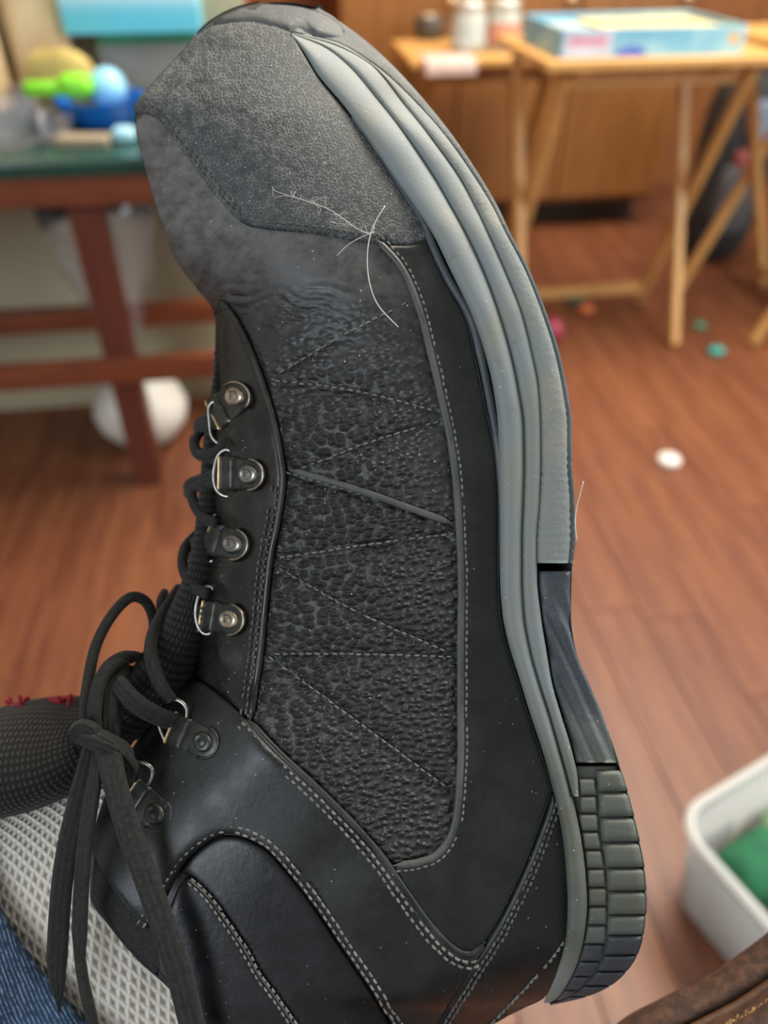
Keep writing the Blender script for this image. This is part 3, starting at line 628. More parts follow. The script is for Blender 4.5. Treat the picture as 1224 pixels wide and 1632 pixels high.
# ---- lace hardware
def eyelet(riv, rr, e1, e2, ring, rivm, ringh=0.0012, platem='gunmetal'):
    riv = np.array(riv, float); e1 = np.array(e1, float); e2 = np.array(e2, float); m = (e1 + e2) / 2; ax = riv - m; ax /= np.linalg.norm(ax); nx = np.array([-ax[1], ax[0]])
    if (e1 - m) @ nx < 0: nx = -nx
    R_ = rr * 1.55; a = np.linspace(math.pi / 2, -math.pi / 2, 14); rnd = np.array([riv + ax * R_ * 0.95 * math.cos(t) + nx * R_ * math.sin(t) for t in a])
    poly = np.vstack([path(tuple(e1), tuple(rnd[0])), rnd[1:-1], path(tuple(rnd[-1]), tuple(e2)), path(tuple(e2), tuple(e1))[1:-1]])
    pl = patch('eyelet', poly, 0.0009, 3, M[platem], boot, off=0.0018, spacing=5)
    k = 0.45; q = [e1, e1 + ax * np.linalg.norm(riv - m) * k, e2 + ax * np.linalg.norm(riv - m) * k, e2]
    poly2 = np.vstack([path(tuple(q[i]), tuple(q[(i + 1) % 4]))[:-1] for i in range(4)])
    patch('strap_fold', poly2, 0.0010, 3, M[platem], pl, off=0.0026, spacing=5)
    ln = crom([tuple(e1), tuple(e2)], 4); P, N = surf(ln[:, 0], ln[:, 1], np.full(len(ln), 0.0033))
    o = mesh('bare_edge', *sweep(P, circ(0.00038, 8, 0.0007), N), M['brass'], pl); o['label'] = 'bare brass edge'
    # rivet
    rad = np.array([1.0, 1.0, 0.9, 0.66, 0.56, 0.46, 0.3, 0.02]) * rr; hh = np.array([0.0020, 0.0030, 0.0035, 0.0038, 0.0037, 0.0034, 0.0036, 0.0037]); na = 20; vs = []
    for r_, h_ in zip(rad, hh):
        t = np.linspace(0, 2 * math.pi, na, endpoint=False); P, N = surf(riv[0] + r_ * np.cos(t) * 0.9, riv[1] + r_ * np.sin(t), np.full(na, h_)); vs.append(P)
    f = [(i * na + j, i * na + (j + 1) % na, (i + 1) * na + (j + 1) % na, (i + 1) * na + j) for i in range(len(rad) - 1) for j in range(na)]
    mesh('rivet', np.vstack(vs), f, M[rivm], pl)
    # rim wire round the plate end
    P, N = surf(rnd[:, 0], rnd[:, 1], np.full(len(rnd), 0.0027)); mesh('plate_rim', *sweep(P, circ(0.0004, 6), N), M['rust' if platem == 'gunmetal' and rivm != 'gunmetal' else 'gunmetal'], pl)
    # wire ring through the fold
    hm = float(height(m[0], m[1])); c = crom(ring, 3); dx = np.clip((m[0] - c[:, 0]) / 60, -0.3, 1.2)
    P = unproj(c[:, 0], c[:, 1], hm + ringh + 0.0016 - 0.003 * dx); rg = mesh('ring', *sweep(P, circ(0.00062, 10)), M['steel'], pl); return pl
eyelet((387, 634), 15.5, (344, 640), (367, 687), [(366, 652), (352, 642), (340, 641), (333, 650), (334, 672), (337, 694), (347, 706), (362, 709), (374, 702), (379, 688), (372, 672)], 'rust')
eyelet((408, 757), 15.5, (367, 728), (366, 781), [(374, 738), (370, 722), (360, 717), (348, 726), (342, 745), (341, 766), (347, 783), (360, 791), (370, 788), (373, 772)], 'steel')
eyelet((383, 868), 16, (355, 833), (338, 884), [(356, 838), (352, 824), (343, 821), (335, 834), (329, 858), (325, 878), (330, 893), (341, 893), (345, 880)], 'steel')
eyelet((377, 987), 15.5, (342, 957), (334, 1007), [(345, 962), (344, 944), (334, 935), (322, 940), (315, 956), (312, 978), (316, 998), (326, 1010), (337, 1008), (340, 995)], 'rust')
eyelet((333, 1184), 16, (296, 1142), (276, 1189), [(297, 1150), (298, 1130), (288, 1118), (273, 1115), (259, 1124), (252, 1142), (256, 1164), (266, 1184), (276, 1190), (284, 1182)], 'gunmetal')
eyelet((257, 1297), 17, (236, 1245), (205, 1292), [(236, 1252), (243, 1234), (240, 1222), (226, 1216), (212, 1219), (202, 1230), (198, 1250)], 'gunmetal', 0.004)

# ---- laces
laces = None
def lace(pts, w=13, t=0.0009, name='lace', tilt=0.0, mat='lace', parent=None, round_=False, taper=None):
    """flat lace through (x, y, h mm): w is half its width in pixels"""
    c = crom(pts, 4); P = unproj(c[:, 0], c[:, 1], c[:, 2] * 1e-3); wm = w * 0.22 / FPX
    if round_: prof = circ(wm, 12)
    else: prof = flatprof(wm, t)
    n = len(P); k = np.ones(n)
    if taper: k = np.interp(np.linspace(0, 1, n), *zip(*taper))
    pr = np.asarray(prof)[None] * np.stack([k, np.ones(n)], 1)[:, None]
    up = -CF + tilt * CR
    v, f = sweep(P, pr, up); return mesh(name, v, f, M[mat], parent or boot)
# crossings, far side to near rings
lace([(358, 672, 16), (346, 670, 15), (332, 672, 11), (318, 678, 2), (314, 684, -8)], 15, 0.0012, tilt=-.5)
lace([(364, 756, 18), (348, 760, 17), (324, 768, 11), (302, 776, 2), (298, 782, -8)], 15, 0.0012, tilt=-.5)
lace([(345, 859, 16), (332, 863, 14), (314, 868, 8), (302, 874, -2), (298, 880, -10)], 15, 0.0012, tilt=-.5)
lace([(337, 978, 17), (322, 977, 15), (302, 978, 8), (286, 984, -2), (282, 992, -10)], 16, 0.0012, tilt=-.5)
# loops bulging to the left between the rings
lace([(366, 700, 20), (340, 722, 16), (318, 726, 11), (310, 708, 6), (318, 690, 2), (330, 684, -4)], 9, 0.0012, tilt=-.9)
lace([(356, 735, 18), (330, 728, 12), (312, 716, 6), (308, 700, -2)], 9, 0.0012, tilt=-.9)
lace([(346, 834, 19), (326, 826, 15), (312, 808, 11), (306, 788, 7), (312, 772, 0)], 9, 0.0012, tilt=-.9)
lace([(332, 946, 18), (312, 938, 15), (298, 920, 12), (291, 896, 9), (296, 870, 5), (312, 852, 0)], 10, 0.0012, tilt=-.9)
lace([(272, 1116, 25), (258, 1096, 26), (246, 1068, 25), (240, 1040, 22), (243, 1012, 17), (256, 982, 11), (272, 958, 4), (284, 940, -4)], 12, 0.0014, tilt=-.8)
lace([(280, 1000, 4), (262, 976, 5), (256, 960, 1), (262, 946, -6)], 10, 0.0012, tilt=-.8)
lace([(278, 1150, 24), (254, 1142, 27), (228, 1128, 29), (206, 1110, 29), (190, 1090, 25)], 16, 0.0012, tilt=-.2)
# bow: tall round loop, flat loop, strap into the knot
lace([(140, 1172, 26), (136, 1130, 25), (140, 1090, 23), (152, 1032, 20), (176, 984, 17), (206, 953, 14), (230, 957, 10), (243, 980, 6), (246, 1010, 2)], 9, name='lace_loop', round_=True)
lace([(152, 1176, 29), (150, 1136, 29), (156, 1096, 27), (172, 1064, 24), (194, 1050, 20), (220, 1048, 15), (242, 1056, 8)], 12, 0.0013, name='lace_loop', tilt=-.4)
lace([(176, 1176, 28), (178, 1140, 27), (180, 1100, 24), (186, 1076, 20), (200, 1062, 14)], 15, 0.0013, name='lace_loop')
# knot
kn = lace([(150, 1190, 26), (130, 1180, 30), (122, 1166, 32), (134, 1157, 33), (150, 1166, 33.5), (152, 1184, 33)], 11, 0.0016, name='lace_knot', round_=False)
lace([(128, 1172, 31), (146, 1180, 34), (168, 1188, 35), (190, 1200, 34), (208, 1222, 31), (211, 1236, 28)], 13, 0.0018, name='lace_knot')
lace([(150, 1172, 32), (170, 1180, 34), (190, 1192, 33), (202, 1206, 30)], 12, 0.0022, name='lace_knot')
# hanging ends
lace([(146, 1186, 33), (136, 1230, 33.5), (122, 1290, 33), (108, 1350, 33), (98, 1420, 33), (93, 1490, 33), (91, 1550, 33), (96, 1612, 33)], 16, 0.0009, name='lace_end', tilt=.15, taper=[(0, .7), (.2, 1), (.8, .95), (.9, .7), (1, .05)])
lace([(158, 1190, 34), (152, 1240, 36), (142, 1300, 37), (134, 1360, 38), (129, 1430, 38), (127, 1490, 38), (128, 1540, 38)], 13, 0.0010, name='lace_end', tilt=-.25, taper=[(0, .8), (.3, 1), (.85, 1), (1, .55)])
lace([(128, 1532, 38), (134, 1570, 38), (142, 1604, 38), (152, 1650, 37.5)], 8, name='lace_tip', round_=True)
lace([(172, 1190, 35), (184, 1250, 38), (208, 1330, 41), (238, 1412, 43.5), (266, 1490, 45), (288, 1560, 45.5), (308, 1640, 45.5), (318, 1690, 45)], 18, 0.0010, name='lace_end', tilt=.1)

# ------------------------------------------------------------------ loose hairs on the boot
def hair(name, pts, label, group, rad=0.00009, h=None, fuzz=0):
    c = crom(pts, 4); P, N = surf(c[:, 0], c[:, 1], np.full(len(c), 0.0032)) if h is None else (unproj(c[:, 0], c[:, 1], np.full(len(c), h)), None)
    mb = MB(); mb.add(*sweep(P, circ(rad, 5)))
    for i in range(fuzz):
        a = c[random.randrange(len(c))]; q = a + rng.normal(0, 9, (4, 2)).cumsum(0) * [1, .7]; q[0] = a; cc = crom(q, 4)
        P, N = surf(cc[:, 0], cc[:, 1], np.full(len(cc), 0.0030)); mb.add(*sweep(P, circ(rad * 0.6, 4)))
    return tag(mb.build(name, M['lint'], None), label, 'hair', group)
hair('hair', [(612, 340), (597, 366), (588, 395), (586, 430), (592, 465), (606, 495), (635, 527)], 'long curved white hair lying on the boot below the toe cap', 'hairs on the boot', 0.00013)
hair('hair', [(540, 416), (556, 400), (575, 389), (597, 380)], 'short white hair branching left below the toe cap seam', 'hairs on the boot', 0.0001)
hair('hair', [(930, 767), (924, 790), (918, 815), (917, 840), (920, 862)], 'white hair stuck on the outer edge of the boot sole', 'hairs on the boot', 0.00012, h=0.049)
tag(hair('lint_tuft', [(470, 322), (500, 333), (528, 345), (552, 362), (572, 376), (590, 384)], 'wispy grey lint tuft caught in the toe cap seam', None, 0.00009, fuzz=16), cat='lint')

# ------------------------------------------------------------------ wearer: sock and jeans
def leg_tube(name, s0, s1, r0, r1, h0, h1, mat, parent, n=90, na=64, us=1, vs=1, thick=0.0, dh=0.0, skew=0.0):
    s = np.linspace(s0, s1, n); c = np.array([292, 1487]) + s[:, None] * np.array([-.9, .43]); rr = np.interp(s, [s0, s1], [r0, r1]); hh = np.interp(s, [s0, s1], [h0, h1])
    a = np.linspace(0, 2 * math.pi, na, endpoint=False); mid = CO + ray(c[:, 0], c[:, 1]) * 0.243; sc = 0.215 / FPX
    U = -CR * -.43 - CU * -.9 * -1; U = CR * .43 - CU * .9; rows = [(rr, hh)] + ([(rr - thick / sc, hh - thick)] if thick else [])
    v = np.vstack([(mid[:, None] + U * (q * sc)[:, None, None] * np.cos(a)[None, :, None] - CF * (z[:, None, None] * np.sin(a)[None, :, None])).reshape(-1, 3) for q, z in rows]) - CF * dh
    ax_ = -CR * .9 - CU * .43; k_ = skew * sc * np.exp(-np.arange(n) / 25.0)[:, None] * -np.cos(a)[None]; v = v + np.tile(k_.ravel(), len(rows))[:, None] * ax_[None]
    f = [(i * na + j, i * na + (j + 1) % na, (i + 1) * na + (j + 1) % na, (i + 1) * na + j) for i in range(n - 1) for j in range(na)]
    if thick:
        f += [tuple(k + n * na for k in q[::-1]) for q in f]; f += [(j, n * na + j, n * na + (j + 1) % na, (j + 1) % na) for j in range(na)]
    uv = np.stack(np.meshgrid(np.linspace(0, vs, n), np.abs(np.linspace(-1, 1, na)) * us, indexing='ij'), -1).reshape(-1, 2)
    if thick: uv = np.vstack([uv, uv])
    return mesh(name, v, f, mat, parent, True, uv=uv)
person = thing('person', at_z(100, 1500, 0.62), 'seated person in blue jeans and cream knit sock, ankle raised across', 'person')
def knit(name, base, deep):
    t = NT(name); uv = t.co('UV'); w1 = t.wave(t.mapping(uv, (0.628, 0.314, 1)), 1, 0.5, 'DIAGONAL'); w2 = t.wave(t.mapping(uv, (0.628, -0.314, 1)), 1, 0.5, 'DIAGONAL')
    h = t.math('MAXIMUM', w1, w2); hn = t.math('ADD', h, t.math('MULTIPLY', t.noise(t.world(), 900, 3), 0.4))
    t.color(t.mix(t.ramp(h, 0.05, 0.5), deep, base)); t.rough(0.9); t.bump(hn, 0.0009, 0.9); setp(t.b, sheen=0.15, spec=0.2); return t.m
sock_m = knit('cream_knit', (0.66, 0.61, 0.53), (0.30, 0.265, 0.215))
sock = leg_tube('sock', -240, 560, 318, 345, 0.027, 0.030, sock_m, person, n=100, us=58, vs=50)
def denim():
    t = NT('blue_denim'); uv = t.co('UV'); w = t.wave(t.mapping(uv, (1, 1, 1), (0, 0, R(35))), 2.2, 2.5, 'X', detail=2); n = t.noise(t.world(), 500, 4, 0.7); n2 = t.noise(t.world(), 40, 3)
    fac = t.math('MULTIPLY', t.ramp(w, 0.3, 0.8), t.ramp(n, 0.35, 0.65)); c = t.mix(t.ramp(n2, 0.35, 0.65), (0.009, 0.020, 0.050), (0.022, 0.048, 0.10))
    t.color(t.mix(fac, c, (0.13, 0.21, 0.32))); t.rough(0.9); t.bump(w, 0.0005, 0.8); return t.m
jean = leg_tube('trouser_leg', 95, 1500, 352, 520, 0.034, 0.060, denim(), person, n=80, us=9, vs=40, thick=0.0016, skew=115)
# leg = leg_tube('leg', -200, 1400, 290, 440, 0.024, 0.05, plain('skin', (0.5, 0.3, 0.22), 0.6), person, n=30, na=24)

# ------------------------------------------------------------------ brown leather flap, lower right
bag_m = NT('brown_suede'); co = bag_m.world()
nz = bag_m.noise(co, 260, 5, 0.7); bag_m.color(bag_m.mix(bag_m.ramp(nz, 0.35, 0.7), (0.030, 0.012, 0.006), (0.085, 0.036, 0.018))); bag_m.rough(0.75); bag_m.bump(nz, 0.0006, 0.8)
bag = thing('leather_bag', at_z(1180, 1640, 0.62), 'brown leather bag edge with tan stitching in front of the plastic bin', 'bag')
edge = crom([(970, 1722), (1022, 1678), (1066, 1654), (1114, 1630), (1172, 1600), (1230, 1562), (1290, 1516), (1350, 1468)], 5); nE = len(edge); dirn = np.array([0.5, 1.0]) / np.linalg.norm([0.5, 1.0])
ss = np.linspace(0, 260, 40); g2 = edge[:, None] + dirn * ss[None, :, None]; dep = 0.250 - 0.016 * np.sqrt(np.clip(1 - (1 - np.clip(ss / 60, 0, 1)) ** 2, 0, 1)) - 0.00008 * ss
def bagp(xy, dd): return CO + ray(xy[..., 0], xy[..., 1]) * np.asarray(dd)[..., None]
fv = bagp(g2, np.broadcast_to(dep, g2.shape[:2])); bv = fv + CF * 0.03 * np.sin(np.clip(ss / 60, 0, 1) * math.pi / 2)[None, :, None]; kS = len(ss)
ff = [(i * kS + j, (i + 1) * kS + j, (i + 1) * kS + j + 1, i * kS + j + 1) for i in range(nE - 1) for j in range(kS - 1)]
mesh('flap', np.vstack([fv.reshape(-1, 3), bv.reshape(-1, 3)]), ff + [tuple(q + nE * kS for q in t[::-1]) for t in ff], bag_m.m, bag)
rollm = plain('brown_leather_edge', (0.075, 0.030, 0.012), 0.5, 0.3, 300, bump=0.0003)
mesh('edge_binding', *sweep(bagp(edge + dirn * 7, np.full(nE, 0.2440)), circ(0.0019, 12)), rollm, bag)
tan = plain('tan_thread', (0.36, 0.20, 0.075), 0.8, 0.35, 500); mbf = MB()
L1 = edge + dirn * 34
for i in range(1300):
    p = L1[random.randrange(nE - 1)] + rng.normal(0, 4.0, 2); a = random.gauss(-1.1, 0.45); q = p + np.array([math.cos(a), math.sin(a)]) * random.uniform(5, 13); c = crom([tuple(p), tuple((p + q) / 2 + rng.normal(0, 1.5, 2)), tuple(q)], 4)
    sd = (c - edge[0]) @ np.array([0.5, 1.0]); P = bagp(c, np.full(len(c), 0.2358 - random.uniform(0, 0.0008))); mbf.add(*sweep(P, circ(0.00019, 4)))
fr = mbf.build('frayed_fringe', tan, bag); fr['kind'] = 'stuff'
L2 = resample(edge + dirn * 64, 1.0)
for i in range(40, len(L2) - 40, 52):
    seg = L2[i:i + 34]; P = bagp(seg[::3], np.full(len(seg[::3]), 0.2290)); n = len(P); tp = np.sin(np.linspace(0.15, math.pi - 0.15, n)) ** 0.5
    mbs = MB()
    for s_ in (-1, 1):
        a = np.linspace(0, 5, n); tw = np.stack([np.cos(a + s_ * 1.57), np.sin(a + s_ * 1.57)], 1) * 0.0005
        mbs.add(*sweep(P + CR * tw[:, :1] + CF * tw[:, 1:] + CU * tw[:, :1] * 0.6, circ(0.0007, 6)[None] * tp[:, None, None]))
    mbs.build('stitch', tan, bag)

# ------------------------------------------------------------------ folding tray tables
pine = wood('golden_pine', (0.46, 0.23, 0.065), (0.64, 0.36, 0.12), 0.4, 5, (14, 14, 1.2))
pine_top = wood('golden_pine_top', (0.52, 0.25, 0.07), (0.70, 0.40, 0.13), 0.35, 5, (1.2, 14, 14))
def tray_table(cx, cy, rz, label, zt=0.648, w=0.50, d=0.36, sp=0.40, xd=0.27, cb=1, mt=None, ml=None, grp='wooden folding tray tables'):
    t = thing('tray_table', (cx, cy, 0), label, 'table', grp, rz); ml = ml or pine; mt = mt or pine_top
    for i in range(4):
        MB().box((0, -d / 2 + (i + 0.5) * d / 4, zt - 0.009), (w, d / 4 - 0.002, 0.018), None, 0.004).build('top_board', mt, t, False, local=True)
    for s in (-1, 1):
        x = s * sp / 2
        MB().bar((x - 0.012, -xd / 2, 0.006), (x - 0.012, xd / 2 - 0.01, zt - 0.03), 0.022, 0.022, (1, 0, 0), 0.005).build('leg', ml, t, False, local=True)
        MB().bar((x + 0.012, xd / 2, 0.006), (x + 0.012, -xd / 2 + 0.01, zt - 0.03), 0.022, 0.022, (1, 0, 0), 0.005).build('leg', ml, t, False, local=True)
        MB().box((s * (sp / 2 - 0.04), 0, zt - 0.026), (0.03, d - 0.06, 0.016), None, 0.003).build('batten', mt, t, False, local=True)
    MB().bar((-sp / 2, cb * (xd / 2 - 0.02), 0.055), (sp / 2, cb * (xd / 2 - 0.02), 0.055), 0.02, 0.026, (0, 0, 1), 0.003).build('crossbar', ml, t, False, local=True)
    MB().bar((-sp / 2, -xd / 2 + 0.035, zt - 0.045), (sp / 2, -xd / 2 + 0.035, zt - 0.045), 0.02, 0.03, (0, 0, 1), 0.003).build('crossbar', ml, t, False, local=True)
    return t
tray_table(0.525, 1.877, R(9.5), 'pine folding tray table under the open pale blue box')
tray_table(1.02, 1.97, R(106), 'pine folding tray table cut by the right frame edge', sp=0.34, cb=-1)
pine_shaded = wood('golden_pine_shaded', (0.30, 0.13, 0.03), (0.42, 0.20, 0.05), 0.4, 5, (14, 14, 1.2))  # golden pine darkened in colour to imitate shade on these legs
p0 = at_z(655, 97, 0.58); sx, sy = p0[0], p0[1]
tray_table(sx + 0.20 * math.cos(R(8)) - .17 * math.sin(R(8)), sy + 0.17 * math.cos(R(8)) + .2 * math.sin(R(8)) , R(8), 'pine folding tray table holding glass jars behind the first', zt=0.58, w=0.40, d=0.33, sp=0.30, ml=pine_shaded)
# open game box on the tray: tray-shaped carton, contents and lid insert
tcx, tcy, ta = 0.525, 1.877, R(9.5)
def tray_pt(x, y, z): return (tcx + x * math.cos(ta) - y * math.sin(ta), tcy + x * math.sin(ta) + y * math.cos(ta), z)
bx = thing('game_box', tray_pt(-0.027, -0.03, 0.648), 'open pale blue cardboard box on the front tray table', 'box', None, ta)
skyb = NT('pale_blue_card'); n = skyb.noise(skyb.co(), 9, 3); skyb.color(skyb.mix(skyb.ramp(n, 0.4, 0.65), (0.16, 0.42, 0.58), (0.34, 0.58, 0.62))); skyb.rough(0.45)
bw, bd, bh = 0.375, 0.235, 0.048
MB().box((0, 0, 0.002), (bw, bd, 0.003)).build('base', skyb.m, bx, False, local=True)
for nm, c, dd3 in (('side_panel', (0, -bd / 2, bh / 2), (bw, 0.004, bh)), ('side_panel', (0, bd / 2, bh / 2), (bw, 0.004, bh)), ('side_panel', (-bw / 2, 0, bh / 2), (0.004, bd, bh)), ('side_panel', (bw / 2, 0, bh / 2), (0.004, bd, bh))):
    MB().box(c, dd3, None, 0.0008).build(nm, skyb.m, bx, False, local=True)
MB().box((0.05, 0.0, 0.030), (0.255, 0.222, 0.02), None, 0.003).build('insert', plain('cream_card', (0.62, 0.47, 0.20), 0.6, 0.08), bx, False, local=True)
MB().box((-0.13, 0.0, 0.028), (0.095, 0.222, 0.015), None, 0.003).build('insert', plain('grey_card', (0.38, 0.45, 0.46), 0.6, 0.08), bx, False, local=True)
yf = -bd / 2 - 0.0024; lt = MB(); redp = plain('red_print', (0.70, 0.16, 0.22), 0.5); blup = plain('blue_print', (0.06, 0.10, 0.55), 0.5); orp = plain('orange_print', (0.80, 0.40, 0.06), 0.5); whp = plain('white_print', (0.52, 0.56, 0.66), 0.5)
MB().box((-0.135, yf, 0.024), (0.098, 0.0006, 0.042)).build('print_panel', whp, bx, False, local=True)
for i in range(8): lt.box((-0.168 + i * 0.0095, yf - 0.0005, 0.028), (0.0062, 0.0005, 0.013))
lt.build('title_print', redp, bx, False, local=True)
ov = MB(); a = np.linspace(0, math.pi, 14); ov.add([(-0.045 + 0.034 * math.cos(t), yf, 0.003 + 0.014 * math.sin(t)) for t in a] + [(-0.045 + 0.034 * math.cos(t), yf + 0.0006, 0.003 + 0.014 * math.sin(t)) for t in a], [tuple(range(14)), tuple(range(27, 13, -1))]); ov.build('blue_splash', blup, bx, False, local=True)
an = np.linspace(0, 2 * math.pi, 16, endpoint=False); ov = MB(); ov.add([(0.165 + 0.010 * math.cos(t), yf, 0.027 + 0.010 * math.sin(t)) for t in an], [tuple(range(16))]); ov.build('round_badge', orp, bx, False, local=True)
# jars and papers on the second table
glass = NT('clear_glass'); setp(glass.b, trans=1.0, rough=0.03, ior=1.35); glass.color((0.93, 0.96, 0.95))
clearp = NT('clear_plastic'); setp(clearp.b, trans=0.96, rough=0.04, ior=1.38); clearp.color((0.95, 0.95, 0.97))
tin = plain('tin_lid', (0.70, 0.70, 0.60), 0.35, 0.1, metal=0.6)
jar_labels = ['glass jar with pale label left of the red-labelled jar', 'glass jar with red label right behind the blue box corner']
for i, (px, py, lc) in enumerate(((745, 82, (0.46, 0.52, 0.50)), (800, 80, (0.62, 0.26, 0.18)))):
    p = at_z(px, py, 0.58); j = thing('jar', (p[0], p[1], 0.58), jar_labels[i], 'jar', 'glass jars on the second table')
    r = 0.043; prof = [(r * .9, 0.0), (r, 0.006), (r, 0.075), (r * .86, 0.088), (r * .84, 0.094)]
    MB().lathe(prof, (0, 0, 0), 28).build('jar_body', plain('jar_contents', (0.44, 0.45, 0.39), 0.15, 0.1), j, True, local=True)
    MB().lathe([(r + .001, 0.016), (r + .001, 0.062)], (0, 0, 0), 28, False).build('jar_label', plain('paper_label', lc, 0.6, 0.25, 60), j, True, local=True)
    MB().lathe([(r * .9, 0.092), (r * .92, 0.094), (r * .92, 0.106), (r * .88, 0.109)], (0, 0, 0), 28).build('lid', tin, j, True, local=True)
p = at_z(683, 62, 0.58); pz = thing('spice_tin', (p[0], p[1], 0.58), 'small dark round tin left of the jars', 'tin')
MB().lathe([(0.036, 0), (0.040, 0.003), (0.040, 0.05), (0.037, 0.053)], (0, 0, 0), 24).build('tin_body', plain('dark_tin', (0.07, 0.06, 0.05), 0.35, 0.2), pz, True, local=True)
MB().lathe([(0.018, 0.053), (0.018, 0.055), (0.012, 0.058)], (0, 0, 0), 20).build('lid', plain('brass_tin', (0.5, 0.42, 0.28), 0.4), pz, True, local=True)
pp = at_z(718, 96, 0.5815); c0, s0 = math.cos(R(8)), math.sin(R(8))
gp = []; rows_ = [(0.0, 0.09), (0.0, 0.03), (0.0, -0.012), (-0.012, -0.016), (-0.03, -0.017)]
for s_ in (-1, 1):
    for z_, y_ in rows_:
        for x_ in (-0.062, 0.062): gp.append((pp[0] + x_ * c0 - y_ * s0, pp[1] + x_ * s0 + y_ * c0, 0.5822 + z_ + (0.0008 if s_ > 0 else 0)))
fq = [(2 * i, 2 * i + 1, 2 * i + 3, 2 * i + 2) for i in range(4)]
tag(mesh('paper_sheet', gp, fq + [tuple(q + 10 for q in t[::-1]) for t in fq], plain('pink_white_paper', (0.58, 0.43, 0.38), 0.7, 0.1)), 'pinkish paper sheet drooping over the second table edge', 'paper')

# ------------------------------------------------------------------ sideboard behind the trays
cab = thing('sideboard', (*room(0.75, 2.75), 0), 'orange-brown wooden sideboard against the back wall', 'sideboard', None, R(8))
cabm = wood('brown_veneer', (0.20, 0.078, 0.020), (0.32, 0.135, 0.036), 0.42, 4, (14, 14, 1.5)); darkm = plain('shadowed_plinth', (0.035, 0.022, 0.012), 0.6)  # near-black plinth colour stands in for shade under the sideboard
cw, cd, ch = 1.04, 0.42, 0.86
MB().box((0, 0, 0.09 + (ch - .09) / 2), (cw, cd, ch - .09), None, 0.004).build('carcass', cabm, cab, False, local=True)
MB().box((0, 0, ch + 0.012), (cw + 0.03, cd + 0.03, 0.024), None, 0.004).build('top', cabm, cab, False, local=True)
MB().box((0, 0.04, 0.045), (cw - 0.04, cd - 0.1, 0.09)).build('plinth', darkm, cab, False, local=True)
for i in range(3):
    x = -cw / 2 + (i + 0.5) * cw / 3
    dr = MB().box((x, -cd / 2 - 0.009, 0.10 + 0.36), (cw / 3 - 0.006, 0.018, 0.70), None, 0.003).build('door', cabm, cab, False, local=True)
    mbk = MB(); mbk.lathe([(0.006, 0), (0.006, 0.012), (0.013, 0.016), (0.013, 0.022), (0.006, 0.025)], (0, 0, 0), 16)
    vv = np.vstack(mbk.v)[:, [0, 2, 1]] * [1, -1, 1]; mesh('knob', vv + [0.14, -0.009, 0.2], mbk.f, M['brass'], dr, local=True)
# dark bag leaning in the corner between tables
p = at_z(1140, 425, 0)
dk = thing('duffel_bag', (p[0], p[1] + 0.08, 0), 'black upright bag with grey and blue patches behind the tray legs', 'bag', None, R(8))
blk = plain('black_nylon', (0.020, 0.020, 0.020), 0.6, 0.4, 30, bump=0.002)
def pillow(name, c, d, mat, parent, n=14, pw=4, local=True):
    u = np.linspace(-math.pi / 2, math.pi / 2, n); a = np.linspace(0, 2 * math.pi, 2 * n, endpoint=False); sp = lambda t: np.sign(t) * np.abs(t) ** (2 / pw)
    v = [(sp(math.cos(t)) * sp(math.cos(b)) * d[0] / 2 + c[0], sp(math.cos(t)) * sp(math.sin(b)) * d[1] / 2 + c[1], sp(math.sin(t)) * d[2] / 2 + c[2]) for t in u for b in a]; k = 2 * n
    f = [(i * k + j, i * k + (j + 1) % k, (i + 1) * k + (j + 1) % k, (i + 1) * k + j) for i in range(n - 1) for j in range(k)]
    return mesh(name, v, f, mat, parent, True, local=local)
pillow('bag_body', (0, 0, 0.26), (0.20, 0.15, 0.52), blk, dk)
pillow('pocket', (-0.01, -0.075, 0.20), (0.12, 0.05, 0.2), plain('grey_nylon', (0.09, 0.09, 0.09), 0.6), dk)
pillow('patch', (0.01, -0.082, 0.40), (0.06, 0.03, 0.12), plain('pale_blue_cloth', (0.25, 0.32, 0.42), 0.6), dk)
pillow('patch', (-0.02, -0.085, 0.31), (0.05, 0.03, 0.05), plain('red_cloth', (0.30, 0.08, 0.06), 0.6), dk)
a_ = np.linspace(0, math.pi, 16); hp = np.stack([0.06 * np.cos(a_), 0 * a_ - 0.02, 0.50 + 0.07 * np.sin(a_)], 1); mesh('handle', *sweep(hp, circ(0.009, 8)), blk, dk, local=True)

# ------------------------------------------------------------------ red wood table on the left with clutter
redw = wood('red_stained_wood', (0.10, 0.022, 0.010), (0.22, 0.058, 0.020), 0.35, 5, (1.2, 14, 14)); redl = wood('red_stained_leg', (0.075, 0.016, 0.010), (0.13, 0.030, 0.015), 0.4, 5, (14, 14, 1.2))
TZ = 0.60; yf0 = 1.215
tb = thing('side_table', (*room(-0.70, 1.43), 0), 'red stained wood table with green top below the clutter', 'table', None, R(8)); ox, oy = -0.70, 1.43
def tl(x, y): return x - ox, y - oy
x0, x1 = -1.38, -0.04
MB().box((*tl((x0 + x1) / 2, (yf0 + 1.565) / 2), TZ - 0.011), (x1 - x0, 1.565 - yf0, 0.022), None, 0.004).build('tabletop', plain('dark_green_top', (0.012, 0.045, 0.030), 0.25, 0.2), tb, False, local=True)
for y in (yf0 + 0.02, 1.535): MB().box((*tl((x0 + x1) / 2, y), TZ - 0.044), (x1 - x0 - 0.03, 0.022, 0.044), None, 0.003).build('apron', redw, tb, False, local=True)
for x, y in ((-0.286, yf0 + 0.055), (-1.20, yf0 + 0.055), (-0.10, 1.515), (-0.78, 1.515)): MB().box((*tl(x, y), (TZ - 0.03) / 2), (0.05, 0.05, TZ - 0.03), None, 0.004).build('leg', redl, tb, False, local=True)
MB().box((*tl((x0 + x1) / 2, yf0 + 0.018), 0.258), (x1 - x0 - 0.04, 0.024, 0.042), None, 0.003).build('rail', redw, tb, False, local=True)
